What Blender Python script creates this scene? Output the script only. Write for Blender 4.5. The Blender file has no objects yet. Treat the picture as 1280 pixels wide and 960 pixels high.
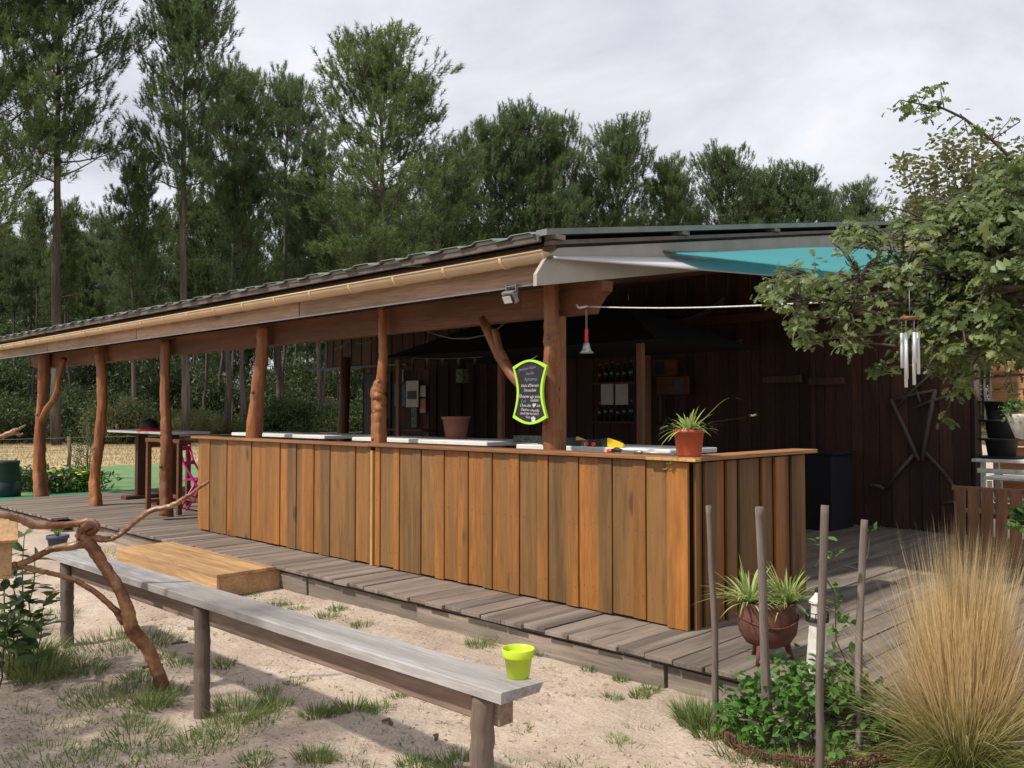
import bpy, bmesh, math, random
import numpy as np
from mathutils import Vector, Matrix, noise
random.seed(7); rng = np.random.default_rng(7)
S = bpy.context.scene
COL = S.collection
PI = math.pi

# ------------------------------------------------------------------ camera
FPX, CX, CY, HZ = 1090., 640., 480., 514.
_yaw = math.atan2(1110, FPX); _pit = math.atan((HZ-CY)/FPX)
CAMH = 1.57
F0 = Vector((-math.cos(_yaw), math.sin(_yaw), 0)); RV = Vector((math.sin(_yaw), math.cos(_yaw), 0))
FV = F0*math.cos(_pit)+Vector((0, 0, math.sin(_pit))); UV = RV.cross(FV)
cam = bpy.data.objects.new('camera', bpy.data.cameras.new('camera')); COL.objects.link(cam)
cam.data.sensor_width = 36; cam.data.lens = FPX/1280*36; cam.data.clip_end = 3000; cam.data.clip_start = .05
cam.matrix_world = Matrix.Translation((0, 0, CAMH)) @ Matrix((RV, UV, -FV)).transposed().to_4x4()
S.camera = cam
def ray(x, y): return FV+RV*((x-CX)/FPX)-UV*((y-CY)/FPX)
O = Vector((0, 0, CAMH))
def at(x, y, d): return O+ray(x, y)*d                    # a photograph pixel at depth d
def gz(x, y, z=0.): r = ray(x, y); return O+r*((z-CAMH)/r.z)
def gy(x, y, Y): r = ray(x, y); return O+r*(Y/r.y)
def gx(x, y, X): r = ray(x, y); return O+r*(X/r.x)

# ------------------------------------------------------------------ world and sun
SUN_EL, SUN_DX, SUN_DY = math.radians(50), -.30, -.954   # horizontal direction towards the sun
W = bpy.data.worlds.new('World'); S.world = W; W.use_nodes = True
nt = W.node_tree; N = nt.nodes; L = nt.links
bg = N['Background']
sky = N.new('ShaderNodeTexSky'); sky.sky_type = 'NISHITA'; sky.sun_disc = False
sky.sun_elevation = SUN_EL; sky.sun_rotation = math.atan2(SUN_DX, SUN_DY)
sky.dust_density = 3
tc = N.new('ShaderNodeTexCoord'); sep = N.new('ShaderNodeSeparateXYZ'); L.new(tc.outputs['Generated'], sep.inputs[0])
def wmath(op, a, b):
    n = N.new('ShaderNodeMath'); n.operation = op
    for i, v in enumerate((a, b)):
        if isinstance(v, (int, float)): n.inputs[i].default_value = v
        else: L.new(v, n.inputs[i])
    return n.outputs[0]
zz = wmath('ADD', wmath('MAXIMUM', sep.outputs[2], 0.), .22)
cmb = N.new('ShaderNodeCombineXYZ')
L.new(wmath('DIVIDE', sep.outputs[0], zz), cmb.inputs[0]); L.new(wmath('DIVIDE', sep.outputs[1], zz), cmb.inputs[1])
n1 = N.new('ShaderNodeTexNoise'); n1.inputs['Scale'].default_value = 1.5; n1.inputs['Detail'].default_value = 8; n1.inputs['Roughness'].default_value = .56
n1.inputs['Distortion'].default_value = .35
L.new(cmb.outputs[0], n1.inputs['Vector'])
rp = N.new('ShaderNodeValToRGB'); L.new(n1.outputs['Fac'], rp.inputs[0])
rp.color_ramp.elements[0].position = .36; rp.color_ramp.elements[0].color = (6.7, 6.85, 7.6, 1)
rp.color_ramp.elements[1].position = .66; rp.color_ramp.elements[1].color = (10.2, 10.3, 11.1, 1)
mx = N.new('ShaderNodeMix'); mx.data_type = 'RGBA'; mx.inputs['Factor'].default_value = .93
L.new(sky.outputs[0], mx.inputs['A']); L.new(rp.outputs[0], mx.inputs['B'])
L.new(mx.outputs['Result'], bg.inputs[0]); bg.inputs[1].default_value = .1
sun = bpy.data.objects.new('sun', bpy.data.lights.new('sun', 'SUN')); COL.objects.link(sun)
sun.data.energy = 4.3; sun.data.angle = math.radians(2.2); sun.data.color = (1, .93, .82)
sdir = Vector((SUN_DX*math.cos(SUN_EL), SUN_DY*math.cos(SUN_EL), math.sin(SUN_EL)))
sun.rotation_euler = sdir.to_track_quat('Z', 'Y').to_euler()
S.view_settings.view_transform = 'Standard'; S.view_settings.look = 'None'
S.view_settings.exposure = 0; S.view_settings.gamma = 1; S.view_settings.use_curve_mapping = False

# ------------------------------------------------------------------ materials
def newmat(name):
    m = bpy.data.materials.new(name); m.use_nodes = True
    return m, m.node_tree.nodes, m.node_tree.links, m.node_tree.nodes['Principled BSDF']
def c4(c): return (c[0], c[1], c[2], 1)
def mixn(n, l, fac, a, b, mode='MIX'):
    m = n.new('ShaderNodeMix'); m.data_type = 'RGBA'; m.blend_type = mode
    for k, v in (('Factor', fac), ('A', a), ('B', b)):
        if isinstance(v, (int, float)): m.inputs[k].default_value = v
        elif isinstance(v, tuple): m.inputs[k].default_value = c4(v)
        else: l.new(v, m.inputs[k])
    return m.outputs['Result']
def mth(n, l, op, a, b=0., c=None, clamp=False):
    m = n.new('ShaderNodeMath'); m.operation = op; m.use_clamp = clamp
    for i, v in enumerate((a, b) if c is None else (a, b, c)):
        if isinstance(v, (int, float)): m.inputs[i].default_value = v
        else: l.new(v, m.inputs[i])
    return m.outputs[0]
def coords(n, l, scale=(1, 1, 1), rnd=True):
    t = n.new('ShaderNodeTexCoord'); out = t.outputs['Object']
    if rnd:
        oi = n.new('ShaderNodeObjectInfo'); a = n.new('ShaderNodeVectorMath'); a.operation = 'ADD'
        k = n.new('ShaderNodeVectorMath'); k.operation = 'SCALE'; k.inputs[0].default_value = (17, 31, 23)
        l.new(oi.outputs['Random'], k.inputs['Scale']); l.new(out, a.inputs[0]); l.new(k.outputs[0], a.inputs[1]); out = a.outputs[0]
    mp = n.new('ShaderNodeMapping'); mp.inputs['Scale'].default_value = scale; l.new(out, mp.inputs[0])
    return mp.outputs[0]
def noi(n, l, vec, scale, detail=5, rough=.55, dist=0):
    t = n.new('ShaderNodeTexNoise'); t.inputs['Scale'].default_value = scale; t.inputs['Detail'].default_value = detail
    t.inputs['Roughness'].default_value = rough; t.inputs['Distortion'].default_value = dist; l.new(vec, t.inputs['Vector'])
    return t.outputs['Fac']
def ramp(n, l, f, stops):
    r = n.new('ShaderNodeValToRGB'); l.new(f, r.inputs[0]); e = r.color_ramp.elements
    while len(e) > 1: e.remove(e[-1])
    e[0].position = stops[0][0]; e[0].color = c4(stops[0][1])
    for p, c in stops[1:]: q = e.new(p); q.color = c4(c)
    return r.outputs[0]
def bump(n, l, h, bsdf, strength, dist):
    b = n.new('ShaderNodeBump'); b.inputs['Strength'].default_value = strength; b.inputs['Distance'].default_value = dist
    l.new(h, b.inputs['Height']); l.new(b.outputs[0], bsdf.inputs['Normal'])

def wood(name, c1, c2, axis=2, rough=.7, knots=.6, grain=26., grey=None, bstr=.5, contrast=.55):
    m, n, l, b = newmat(name)
    sc = [1, 1, 1]; sc[axis] = .07
    v = coords(n, l, tuple(sc)); oi = n.new('ShaderNodeObjectInfo')
    g = noi(n, l, v, grain, 6, .65, .6)
    g2 = noi(n, l, v, grain*4.2, 3, .6)
    v2 = coords(n, l, tuple([s if i != axis else .12 for i, s in enumerate(sc)])); big = noi(n, l, v2, 2.6, 4, .6)
    base = mixn(n, l, oi.outputs['Random'], c1, c2)
    dk = tuple(x*(1-contrast) for x in c1)
    f = ramp(n, l, g, [(.35, (0, 0, 0)), (.62, (1, 1, 1))])
    col = mixn(n, l, f, mixn(n, l, .55, base, dk), base)
    f2 = ramp(n, l, g2, [(.3, (.72, .72, .72)), (.65, (1.12, 1.12, 1.12))])
    col = mixn(n, l, 1., col, f2, 'MULTIPLY')
    bf = ramp(n, l, big, [(.38, (.66, .66, .66)), (.62, (1.18, 1.18, 1.18))])
    col = mixn(n, l, 1., col, bf, 'MULTIPLY')
    if grey:
        v3 = coords(n, l, tuple([s if i != axis else .06 for i, s in enumerate(sc)])); gn = noi(n, l, v3, 7.5, 4, .6)
        gf = ramp(n, l, gn, [(.44, (0, 0, 0)), (.66, (1, 1, 1))])
        col = mixn(n, l, mth(n, l, 'MULTIPLY', gf, .75), col, grey)
    if knots:
        v4 = coords(n, l, tuple([1 if i != axis else .42 for i in range(3)]))
        vo = n.new('ShaderNodeTexVoronoi'); vo.inputs['Scale'].default_value = 3.4; l.new(v4, vo.inputs['Vector'])
        kf = ramp(n, l, vo.outputs['Distance'], [(.07, (1, 1, 1)), (.15, (0, 0, 0))])
        col = mixn(n, l, mth(n, l, 'MULTIPLY', kf, knots), col, tuple(x*.25 for x in c1))
    l.new(col, b.inputs['Base Color']); b.inputs['Roughness'].default_value = rough
    bump(n, l, g, b, bstr, .006)
    return m
def plain(name, c, rough=.5, metal=0., var=.15, scale=8., bs=.15, spec=.5, c2=None):
    m, n, l, b = newmat(name); v = coords(n, l); f = noi(n, l, v, scale, 5, .6)
    lo = c2 or tuple(x*(1-var*2) for x in c)
    col = ramp(n, l, f, [(.35, lo), (.6, c)])
    l.new(col, b.inputs['Base Color']); b.inputs['Roughness'].default_value = rough; b.inputs['Metallic'].default_value = metal
    b.inputs['Specular IOR Level'].default_value = spec
    bump(n, l, f, b, bs, .004)
    return m
def leafm(name, c1, c2, trans=.35, rough=.5, rscale=1.2, c3=None, c3pos=.7):
    m, n, l, b = newmat(name); g = n.new('ShaderNodeNewGeometry')
    v = coords(n, l, rnd=True); f = noi(n, l, v, rscale, 3, .6)
    isl = mth(n, l, 'ADD', mth(n, l, 'MULTIPLY', g.outputs['Random Per Island'], .55), mth(n, l, 'MULTIPLY', f, .6))
    st = [(.25, c1), (.75, c2)]
    if c3: st.append((min(.99, c3pos+.2), c3))
    col = ramp(n, l, isl, st)
    l.new(col, b.inputs['Base Color']); b.inputs['Roughness'].default_value = rough
    t = n.new('ShaderNodeBsdfTranslucent'); l.new(col, t.inputs[0])
    ms = n.new('ShaderNodeMixShader'); ms.inputs[0].default_value = trans
    l.new(b.outputs[0], ms.inputs[1]); l.new(t.outputs[0], ms.inputs[2]); l.new(ms.outputs[0], n['Material Output'].inputs[0])
    return m

M = {}
M['stain'] = wood('orange_stained_board', (.41, .158, .027), (.32, .128, .026), 2, .55, .85, 16, grey=(.17, .088, .028), contrast=.55)
M['stainb'] = wood('brown_stained_board', (.215, .105, .03), (.155, .082, .027), 2, .62, .8, 16, grey=(.25, .12, .033), contrast=.5)
M['stain_x'] = wood('stained_rail', (.36, .16, .06), (.28, .13, .05), 0, .6, .3, 22)
M['stain_y'] = wood('stained_rail_side', (.40, .19, .08), (.28, .13, .05), 1, .6, .3, 22)
M['batten'] = wood('pale_batten', (.62, .37, .12), (.55, .3, .1), 2, .6, .2)
M['deck'] = wood('weathered_deck', (.235, .18, .145), (.15, .118, .097), 1, .85, .35, 20, grey=(.29, .245, .21), contrast=.45)
M['sleeper'] = wood('weathered_sleeper', (.27, .225, .185), (.33, .27, .22), 0, .9, .5, 14, grey=(.15, .12, .095), bstr=.8)
M['post'] = wood('stained_trunk', (.40, .155, .05), (.29, .108, .036), 2, .55, .9, 15, grey=(.12, .045, .02), bstr=1., contrast=.75)
M['beam'] = wood('red_brown_beam', (.20, .075, .028), (.16, .06, .024), 0, .65, .6, 14)
M['beam_y'] = wood('red_brown_rafter', (.13, .045, .02), (.10, .035, .017), 1, .7, .4, 14)
M['fascia'] = wood('pale_fascia', (.43, .29, .19), (.38, .25, .16), 0, .7, .8, 12, contrast=.25)
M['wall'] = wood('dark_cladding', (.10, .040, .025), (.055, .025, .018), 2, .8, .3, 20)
M['wall2'] = wood('cladding_painted_lit', (.17, .07, .04), (.10, .045, .027), 2, .75, .3, 20)  # lighter copy of the dark cladding, light put into its colour
M['bench'] = wood('silvered_plank', (.47, .455, .45), (.40, .38, .37), 0, .85, .9, 20, grey=(.25, .22, .195), bstr=.9, contrast=.6)
M['bench_rail'] = wood('bench_rail', (.24, .165, .12), (.28, .19, .14), 0, .8, .5, 16)
M['log'] = wood('barkless_log', (.21, .155, .12), (.15, .11, .085), 2, .9, .6, 18, grey=(.09, .065, .05), bstr=1.)
M['stake'] = wood('grey_stake', (.27, .225, .195), (.20, .165, .145), 2, .9, .8, 34, grey=(.12, .085, .065), bstr=1., contrast=.75)
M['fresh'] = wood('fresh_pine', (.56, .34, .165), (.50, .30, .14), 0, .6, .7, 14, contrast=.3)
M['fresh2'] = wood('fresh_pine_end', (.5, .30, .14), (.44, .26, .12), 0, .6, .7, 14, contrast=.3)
M['branch'] = wood('varnished_branch', (.25, .095, .04), (.20, .075, .035), 0, .36, .9, 16, grey=(.48, .27, .14), bstr=.9, contrast=.75)
M['slat'] = wood('orange_slat', (.33, .15, .07), (.26, .115, .05), 2, .6, .4, 20)
M['plank_o'] = wood('orange_plank', (.55, .27, .12), (.45, .21, .1), 0, .65, .5, 16)
M['stick'] = wood('pale_stick', (.16, .125, .105), (.12, .095, .08), 2, .8, .2)
M['brownleg'] = wood('brown_table_leg', (.11, .04, .022), (.09, .033, .02), 2, .7, .3)
M['gutter'] = plain('beige_gutter', (.62, .45, .28), .42, var=.06, scale=3, bs=.02)
M['roof'] = plain('green_sheet', (.19, .23, .205), .5, .15, .18, 3, .05)
M['roofend'] = plain('grey_sheet_end', (.26, .29, .25), .6)
M['gable'] = plain('grey_beige_panel', (.38, .35, .305), .8, var=.09, scale=2.2, bs=.05)
M['rail'] = plain('dark_rail', (.13, .10, .085), .7)
M['black'] = plain('black_plastic', (.014, .015, .018), .6, bs=.03)
M['darkfab'] = plain('dark_canopy', (.012, .012, .018), .9)
M['white'] = plain('white_laminate', (.80, .79, .76), .35, var=.04, bs=.02)
M['whitep'] = plain('white_paint', (.72, .70, .64), .6, var=.12, scale=20)
M['terra'] = plain('terracotta', (.50, .105, .05), .45, var=.12, scale=6, bs=.05)
M['terra2'] = plain('brown_planter', (.20, .08, .05), .55, var=.1)
M['rust'] = plain('rusty_iron', (.14, .05, .032), .75, var=.22, scale=14, bs=.4)
M['lime'] = plain('lime_plastic', (.50, .66, .03), .35, var=.03, bs=.02)
M['limef'] = plain('lime_frame', (.42, .75, .05), .4, var=.03, bs=.02)
M['bluepot'] = plain('blue_grey_pot', (.07, .085, .13), .6)
M['chalk'] = plain('chalkboard', (.018, .017, .024), .8, var=.2, scale=30)
M['chalkw'] = plain('chalk_line', (.68, .68, .68), .9, var=.25, scale=90)
M['chalkb'] = plain('chalk_line_faint', (.22, .26, .38), .9, var=.25, scale=90)
M['sailw'] = leafm('white_sail', (.70, .69, .72), (.74, .73, .76), .3, .8, .5)
M['sailt'] = leafm('turquoise_sail', (.10, .44, .48), (.13, .50, .54), .6, .7, .5)
M['metal'] = plain('grey_metal', (.35, .35, .34), .35, .6, .08, 20, .03)
M['alu'] = plain('chime_tube', (.62, .66, .68), .35, .35, .05)
M['wire'] = plain('galvanised_wire', (.34, .33, .31), .5, .5)
M['red'] = plain('red_plastic', (.65, .03, .035), .4, bs=.02)
M['orange'] = plain('orange_plastic', (.85, .09, .03), .4, bs=.02)
M['yellow'] = plain('yellow_plastic', (.75, .50, .01), .4, var=.05, bs=.02)
M['pink'] = plain('pink_paint', (.72, .02, .27), .4, var=.08, bs=.02)
M['bin'] = plain('dark_green_bin', (.022, .045, .045), .5)
M['mat'] = plain('green_carpet', (.15, .26, .10), .95, var=.14, scale=1.3, bs=.02)
M['matd'] = plain('green_carpet_edge', (.015, .22, .09), .9, var=.08)
M['paper'] = plain('paper', (.55, .53, .50), .8, var=.05)
M['paperb'] = plain('blue_poster', (.05, .16, .24), .6, var=.3, scale=9)
M['photo'] = plain('photo_print', (.04, .045, .05), .6, var=.4, scale=20)
M['bamboo'] = plain('mottled_panel', (.17, .19, .15), .8, var=.35, scale=26)
M['glassd'] = plain('bottle_glass', (.02, .035, .02), .12, var=.1, bs=0)
M['glassb'] = plain('brown_bottle', (.05, .02, .01), .12, var=.1, bs=0)
M['cable'] = plain('dull_cable', (.10, .09, .08), .7)
M['rope'] = plain('pale_rope', (.66, .64, .62), .8, scale=60)
M['soil'] = plain('soil', (.03, .02, .015), .95)
M['stone'] = plain('pale_stone', (.62, .60, .56), .85, var=.12, scale=14)
M['bark'] = wood('pine_bark', (.12, .092, .078), (.07, .053, .045), 2, .95, .0, 3.5, grey=(.16, .125, .105), bstr=1.)
M['oakbark'] = wood('oak_bark', (.12, .095, .075), (.09, .07, .055), 2, .95, .0, 12, bstr=1.)
M['needle'] = leafm('pine_needles', (.058, .10, .04), (.165, .235, .09), .45, .55, .45)
M['needle2'] = leafm('pine_needles_light', (.075, .12, .04), (.205, .265, .095), .45, .55, .45)
M['bushn'] = leafm('bush_foliage', (.032, .055, .018), (.085, .12, .038), .35, .6, .8)
M['bushy'] = leafm('broom_foliage', (.08, .09, .035), (.16, .16, .06), .35, .6, .8)
M['oakleaf'] = leafm('oak_leaves', (.06, .095, .026), (.18, .24, .075), .45, .45, 3.2, (.38, .39, .16), .76)
M['brownleaf'] = leafm('brown_leaves', (.085, .10, .035), (.19, .20, .065), .45, .6, 1.5, (.24, .15, .055), .74)
M['grass'] = leafm('grass_blades', (.10, .155, .04), (.23, .30, .09), .35, .5, 1.2, (.30, .29, .12), .74)
M['drygrass'] = leafm('dry_grass', (.30, .23, .115), (.44, .35, .19), .3, .7, 1.2)
M['spider'] = leafm('spider_plant_leaf', (.20, .30, .07), (.50, .56, .22), .35, .45, 5)
M['laurel'] = leafm('laurel_leaf', (.05, .10, .03), (.11, .18, .05), .3, .4, 3, (.12, .07, .04), .72)
M['smallleaf'] = leafm('jasmine_leaf', (.04, .11, .02), (.12, .26, .045), .35, .4, 4)
M['litter'] = leafm('ground_litter', (.09, .07, .045), (.25, .19, .12), .1, .9, 2)
M['flower'] = plain('yellow_petal', (.80, .60, .02), .6, var=.1)

def straw_mat():
    m, n, l, b = newmat('feather_grass'); g = n.new('ShaderNodeNewGeometry'); t = n.new('ShaderNodeTexCoord')
    s = n.new('ShaderNodeSeparateXYZ'); l.new(t.outputs['Object'], s.inputs[0])
    tip = ramp(n, l, g.outputs['Random Per Island'], [(0, (.42, .29, .13)), (.5, (.68, .51, .26)), (1, (.84, .70, .42))])
    low = ramp(n, l, g.outputs['Random Per Island'], [(0, (.14, .20, .04)), (.6, (.27, .30, .09)), (1, (.40, .36, .15))])
    f = mth(n, l, 'MULTIPLY_ADD', s.outputs[2], 3.8, -.5, clamp=True)
    col = mixn(n, l, f, low, tip)
    l.new(col, b.inputs['Base Color']); b.inputs['Roughness'].default_value = .6
    tr = n.new('ShaderNodeBsdfTranslucent'); l.new(col, tr.inputs[0]); ms = n.new('ShaderNodeMixShader'); ms.inputs[0].default_value = .35
    l.new(b.outputs[0], ms.inputs[1]); l.new(tr.outputs[0], ms.inputs[2]); l.new(ms.outputs[0], n['Material Output'].inputs[0])
    return m
M['straw'] = straw_mat()

def ground_mat():
    m, n, l, b = newmat('sandy_ground'); t = n.new('ShaderNodeTexCoord'); P = t.outputs['Object']
    s = n.new('ShaderNodeSeparateXYZ'); l.new(P, s.inputs[0])
    def nz(sc, d=5, r=.6, di=0): return noi(n, l, P, sc, d, r, di)
    sand = ramp(n, l, nz(1.4, 7, .62), [(.3, (.39, .305, .24)), (.5, (.51, .41, .325)), (.7, (.61, .51, .42))])
    fine = ramp(n, l, nz(60, 4, .7), [(.3, (.72, .72, .72)), (.62, (1.1, 1.1, 1.1))])
    sand = mixn(n, l, 1., sand, fine, 'MULTIPLY')
    # greyer, humus-stained sand with dark crumbs, stronger towards the grassy left foreground
    dirt = ramp(n, l, nz(2.3, 8, .68, .8), [(.46, (0, 0, 0)), (.60, (1, 1, 1))])
    lf = mth(n, l, 'MULTIPLY_ADD', s.outputs[1], -.45, 1.25, clamp=True)
    dirtf = mth(n, l, 'MULTIPLY', dirt, mth(n, l, 'MULTIPLY_ADD', lf, .66, .18))
    col = mixn(n, l, dirtf, sand, (.20, .17, .14))
    crumbs = ramp(n, l, nz(34, 5, .75), [(.60, (0, 0, 0)), (.67, (1, 1, 1))])
    patch = ramp(n, l, nz(3.1, 4, .6), [(.42, (0, 0, 0)), (.6, (1, 1, 1))])
    col = mixn(n, l, mth(n, l, 'MULTIPLY', mth(n, l, 'MULTIPLY', crumbs, patch), .7), col, (.10, .075, .05))
    # dry meadow beyond the deck end
    dry = ramp(n, l, nz(.9, 7, .65), [(.3, (.22, .19, .08)), (.5, (.42, .33, .18)), (.7, (.52, .42, .25))])
    wob = mth(n, l, 'MULTIPLY', nz(.5, 3), 4.)
    fx = mth(n, l, 'SUBTRACT', mth(n, l, 'MULTIPLY', s.outputs[0], -1.), 17.5); fx = mth(n, l, 'ADD', fx, wob)
    fdry = mth(n, l, 'MULTIPLY', fx, .8, clamp=True)
    col = mixn(n, l, fdry, col, dry)
    r2 = n.new('ShaderNodeVectorMath'); r2.operation = 'LENGTH'; l.new(P, r2.inputs[0])
    ff = mth(n, l, 'MULTIPLY', mth(n, l, 'ADD', mth(n, l, 'SUBTRACT', r2.outputs['Value'], 47.), wob), .5, clamp=True)
    forest = ramp(n, l, nz(.8, 6, .65), [(.3, (.05, .045, .02)), (.55, (.10, .085, .04)), (.75, (.15, .11, .06))])
    col = mixn(n, l, ff, col, forest)
    l.new(col, b.inputs['Base Color']); b.inputs['Roughness'].default_value = .95; b.inputs['Specular IOR Level'].default_value = .15
    h = mth(n, l, 'ADD', mth(n, l, 'MULTIPLY', nz(9, 7, .62), 1.), mth(n, l, 'MULTIPLY', nz(75, 4, .7), .25))
    bump(n, l, h, b, .75, .035)
    return m
M['ground'] = ground_mat()

# ------------------------------------------------------------------ object helpers
def tag(o, label=None, cat=None, group=None, kind=None):
    if label: o['label'] = label
    if cat: o['category'] = cat
    if group: o['group'] = group
    if kind: o['kind'] = kind
    return o
def empty(name, loc, label=None, cat=None, group=None, kind=None, rz=0):
    o = bpy.data.objects.new(name, None); COL.objects.link(o); o.location = loc; o.rotation_euler = (0, 0, rz); o.empty_display_size = .1
    return tag(o, label, cat, group, kind)
def link(name, me, mat=None, parent=None, loc=(0, 0, 0), rot=None, label=None):
    o = bpy.data.objects.new(name, me); COL.objects.link(o)
    if mat is not None and not me.materials: me.materials.append(mat)
    if parent is not None: o.parent = parent
    o.location = loc
    if rot is not None: o.rotation_euler = rot
    if label: o['label'] = label
    return o
class MB:
    """collects shapes; build() links them as one mesh object whose origin is org (same frame as its parent's)"""
    def __init__(s): s.v = []; s.f = []; s.sm = []; s.mi = []
    def add(s, v, f, smooth=False, mi=0):
        k = len(s.v); s.v += [tuple(p) for p in v]; s.f += [tuple(i+k for i in q) for q in f]
        s.sm += [smooth]*len(f); s.mi += [mi]*len(f); return s
    def box(s, c, d, R=None, mi=0):
        hx, hy, hz = d[0]/2, d[1]/2, d[2]/2; c = Vector(c)
        P = [Vector((x, y, z)) for z in (-hz, hz) for y in (-hy, hy) for x in (-hx, hx)]
        if R is not None: P = [R @ p for p in P]
        return s.add([p+c for p in P], [(0, 2, 3, 1), (4, 5, 7, 6), (0, 1, 5, 4), (2, 6, 7, 3), (0, 4, 6, 2), (1, 3, 7, 5)], mi=mi)
    def bar(s, a, b, w, h=None, mi=0):
        a = Vector(a); b = Vector(b); d = b-a; R = d.to_track_quat('X', 'Z').to_matrix()
        return s.box((a+b)/2, (d.length, w, h or w), R, mi)
    def tube(s, pts, rad, n=8, cap=True, jit=0., mi=0, gn=0.):
        pts = [Vector(p) for p in pts]; k = len(pts)
        if isinstance(rad, (int, float)): rad = [rad]*k
        ref = Vector((.31, .17, .93)).normalized(); V = []; prev = None
        for i, p in enumerate(pts):
            t = (pts[min(i+1, k-1)]-pts[max(i-1, 0)]).normalized()
            if prev is None:
                a = t.cross(ref if abs(t.dot(ref)) < .9 else Vector((1, 0, 0))).normalized()
            else: a = (prev-t*prev.dot(t)).normalized()
            prev = a; b = t.cross(a)
            for j in range(n):
                th = 2*PI*j/n; r = rad[i]*(1+(random.uniform(-jit, jit) if jit else 0))
                if gn: r *= 1+gn*(noise.noise(Vector((math.cos(th)*2.6+p.x*1.1, math.sin(th)*2.6, (p.x+p.y+p.z)*2.2)))*1.3+noise.noise(Vector((math.cos(th)*6, math.sin(th)*6, (p.x+p.y+p.z)*5)))*.7)
                V.append(p+(a*math.cos(th)+b*math.sin(th))*r)
        Fc = [(i*n+j, i*n+(j+1) % n, (i+1)*n+(j+1) % n, (i+1)*n+j) for i in range(k-1) for j in range(n)]
        s.add(V, Fc, True, mi)
        if cap:
            s.f += [tuple(range(len(s.v)-n*k, len(s.v)-n*k+n))[::-1], tuple(range(len(s.v)-n, len(s.v)))]; s.sm += [False]*2; s.mi += [mi]*2
        return s
    def lathe(s, prof, c=(0, 0, 0), n=24, mi=0, smooth=True):
        c = Vector(c); V = [c+Vector((r*math.cos(2*PI*j/n), r*math.sin(2*PI*j/n), z)) for r, z in prof for j in range(n)]
        Fc = [(i*n+j, i*n+(j+1) % n, (i+1)*n+(j+1) % n, (i+1)*n+j) for i in range(len(prof)-1) for j in range(n)]
        return s.add(V, Fc, smooth, mi)
    def prism(s, poly, d0, d1, axis=1, mi=0):
        """poly in the plane across `axis`, extruded from d0 to d1"""
        def P(a, b, d): return {0: (d, a, b), 1: (a, d, b), 2: (a, b, d)}[axis]
        n = len(poly); V = [P(a, b, d0) for a, b in poly]+[P(a, b, d1) for a, b in poly]
        return s.add(V, [tuple(range(n)), tuple(range(2*n-1, n-1, -1))]+[(i, i+n, (i+1) % n+n, (i+1) % n) for i in range(n)], mi=mi)
    def ribbon(s, pts, w, side=None, mi=0):
        """flat blade that narrows to its tip"""
        pts = [Vector(p) for p in pts]; k = len(pts); V = []
        sd = side or (pts[-1]-pts[0]).cross(Vector((0, 0, 1)))
        if sd.length < 1e-5: sd = Vector((1, 0, 0))
        sd = sd.normalized()
        for i, p in enumerate(pts[:-1]):
            ww = w*(1-(i/(k-1))**2)/2; V += [p-sd*ww, p+sd*ww]
        V.append(pts[-1]); Fc = [(2*i, 2*i+1, 2*i+3, 2*i+2) for i in range(k-2)]+[(2*k-4, 2*k-3, 2*k-2)]
        return s.add(V, Fc, True, mi)
    def mesh(s, name, mats, org=(0, 0, 0), bev=0.):
        me = bpy.data.meshes.new(name); o = Vector(org)
        me.from_pydata([tuple(Vector(p)-o) for p in s.v], [], s.f)
        mats = mats if isinstance(mats, (list, tuple)) else [mats]
        for m in mats: me.materials.append(m)
        me.polygons.foreach_set('use_smooth', s.sm); me.polygons.foreach_set('material_index', s.mi)
        bm = bmesh.new(); bm.from_mesh(me); bmesh.ops.recalc_face_normals(bm, faces=bm.faces)
        if bev: bmesh.ops.bevel(bm, geom=bm.edges[:], offset=bev, segments=1, affect='EDGES', clamp_overlap=True)
        bm.to_mesh(me); bm.free(); return me
    def build(s, name, mats, parent=None, org=(0, 0, 0), bev=0., label=None, world=False):
        """vertices given in the parent's frame, or in world coordinates if world=True (parent unrotated)"""
        o = Vector(org); p0 = parent_world(parent) if (world and parent is not None) else Vector()
        me = s.mesh(name, mats, o, bev)
        return link(name, me, None, parent, o-p0, label=label)
def parent_world(p):
    v = Vector(p.location); q = p.parent
    while q is not None: v += Vector(q.location); q = q.parent
    return v
_bc = {}
def cbox(name, c, d, mat, parent=None, bev=.003, rot=None, label=None, world=True):
    """a chamfered box that shares its mesh with equal boxes; c is its centre in world coordinates"""
    key = (tuple(round(x, 3) for x in d), mat.name, bev)
    if key not in _bc: _bc[key] = MB().box((0, 0, 0), d).mesh(name, mat, bev=bev)
    p0 = parent_world(parent) if (world and parent is not None) else Vector()
    return link(name, _bc[key], None, parent, Vector(c)-p0, rot, label)

def tris_mesh(name, V, Fc, mat, smooth=False):
    me = bpy.data.meshes.new(name); V = np.asarray(V, dtype=np.float32); Fc = np.asarray(Fc, dtype=np.int32)
    k = Fc.shape[1]
    me.vertices.add(len(V)); me.vertices.foreach_set('co', V.ravel())
    me.loops.add(Fc.size); me.loops.foreach_set('vertex_index', Fc.ravel())
    me.polygons.add(len(Fc)); me.polygons.foreach_set('loop_start', np.arange(0, Fc.size, k, dtype=np.int32))
    me.update(calc_edges=True); me.materials.append(mat)
    return me
def unit(a): return a/np.maximum(np.linalg.norm(a, axis=-1, keepdims=True), 1e-9)
def blades(base, dirv, length, width):
    """one triangle per blade"""
    n = len(base); side = unit(np.cross(dirv, rng.normal(size=(n, 3))))*(np.reshape(width, (-1, 1))/2)
    V = np.stack([base-side, base+side, base+dirv*np.reshape(length, (-1, 1))], 1).reshape(-1, 3)
    return V, np.arange(3*n).reshape(-1, 3)
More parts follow.
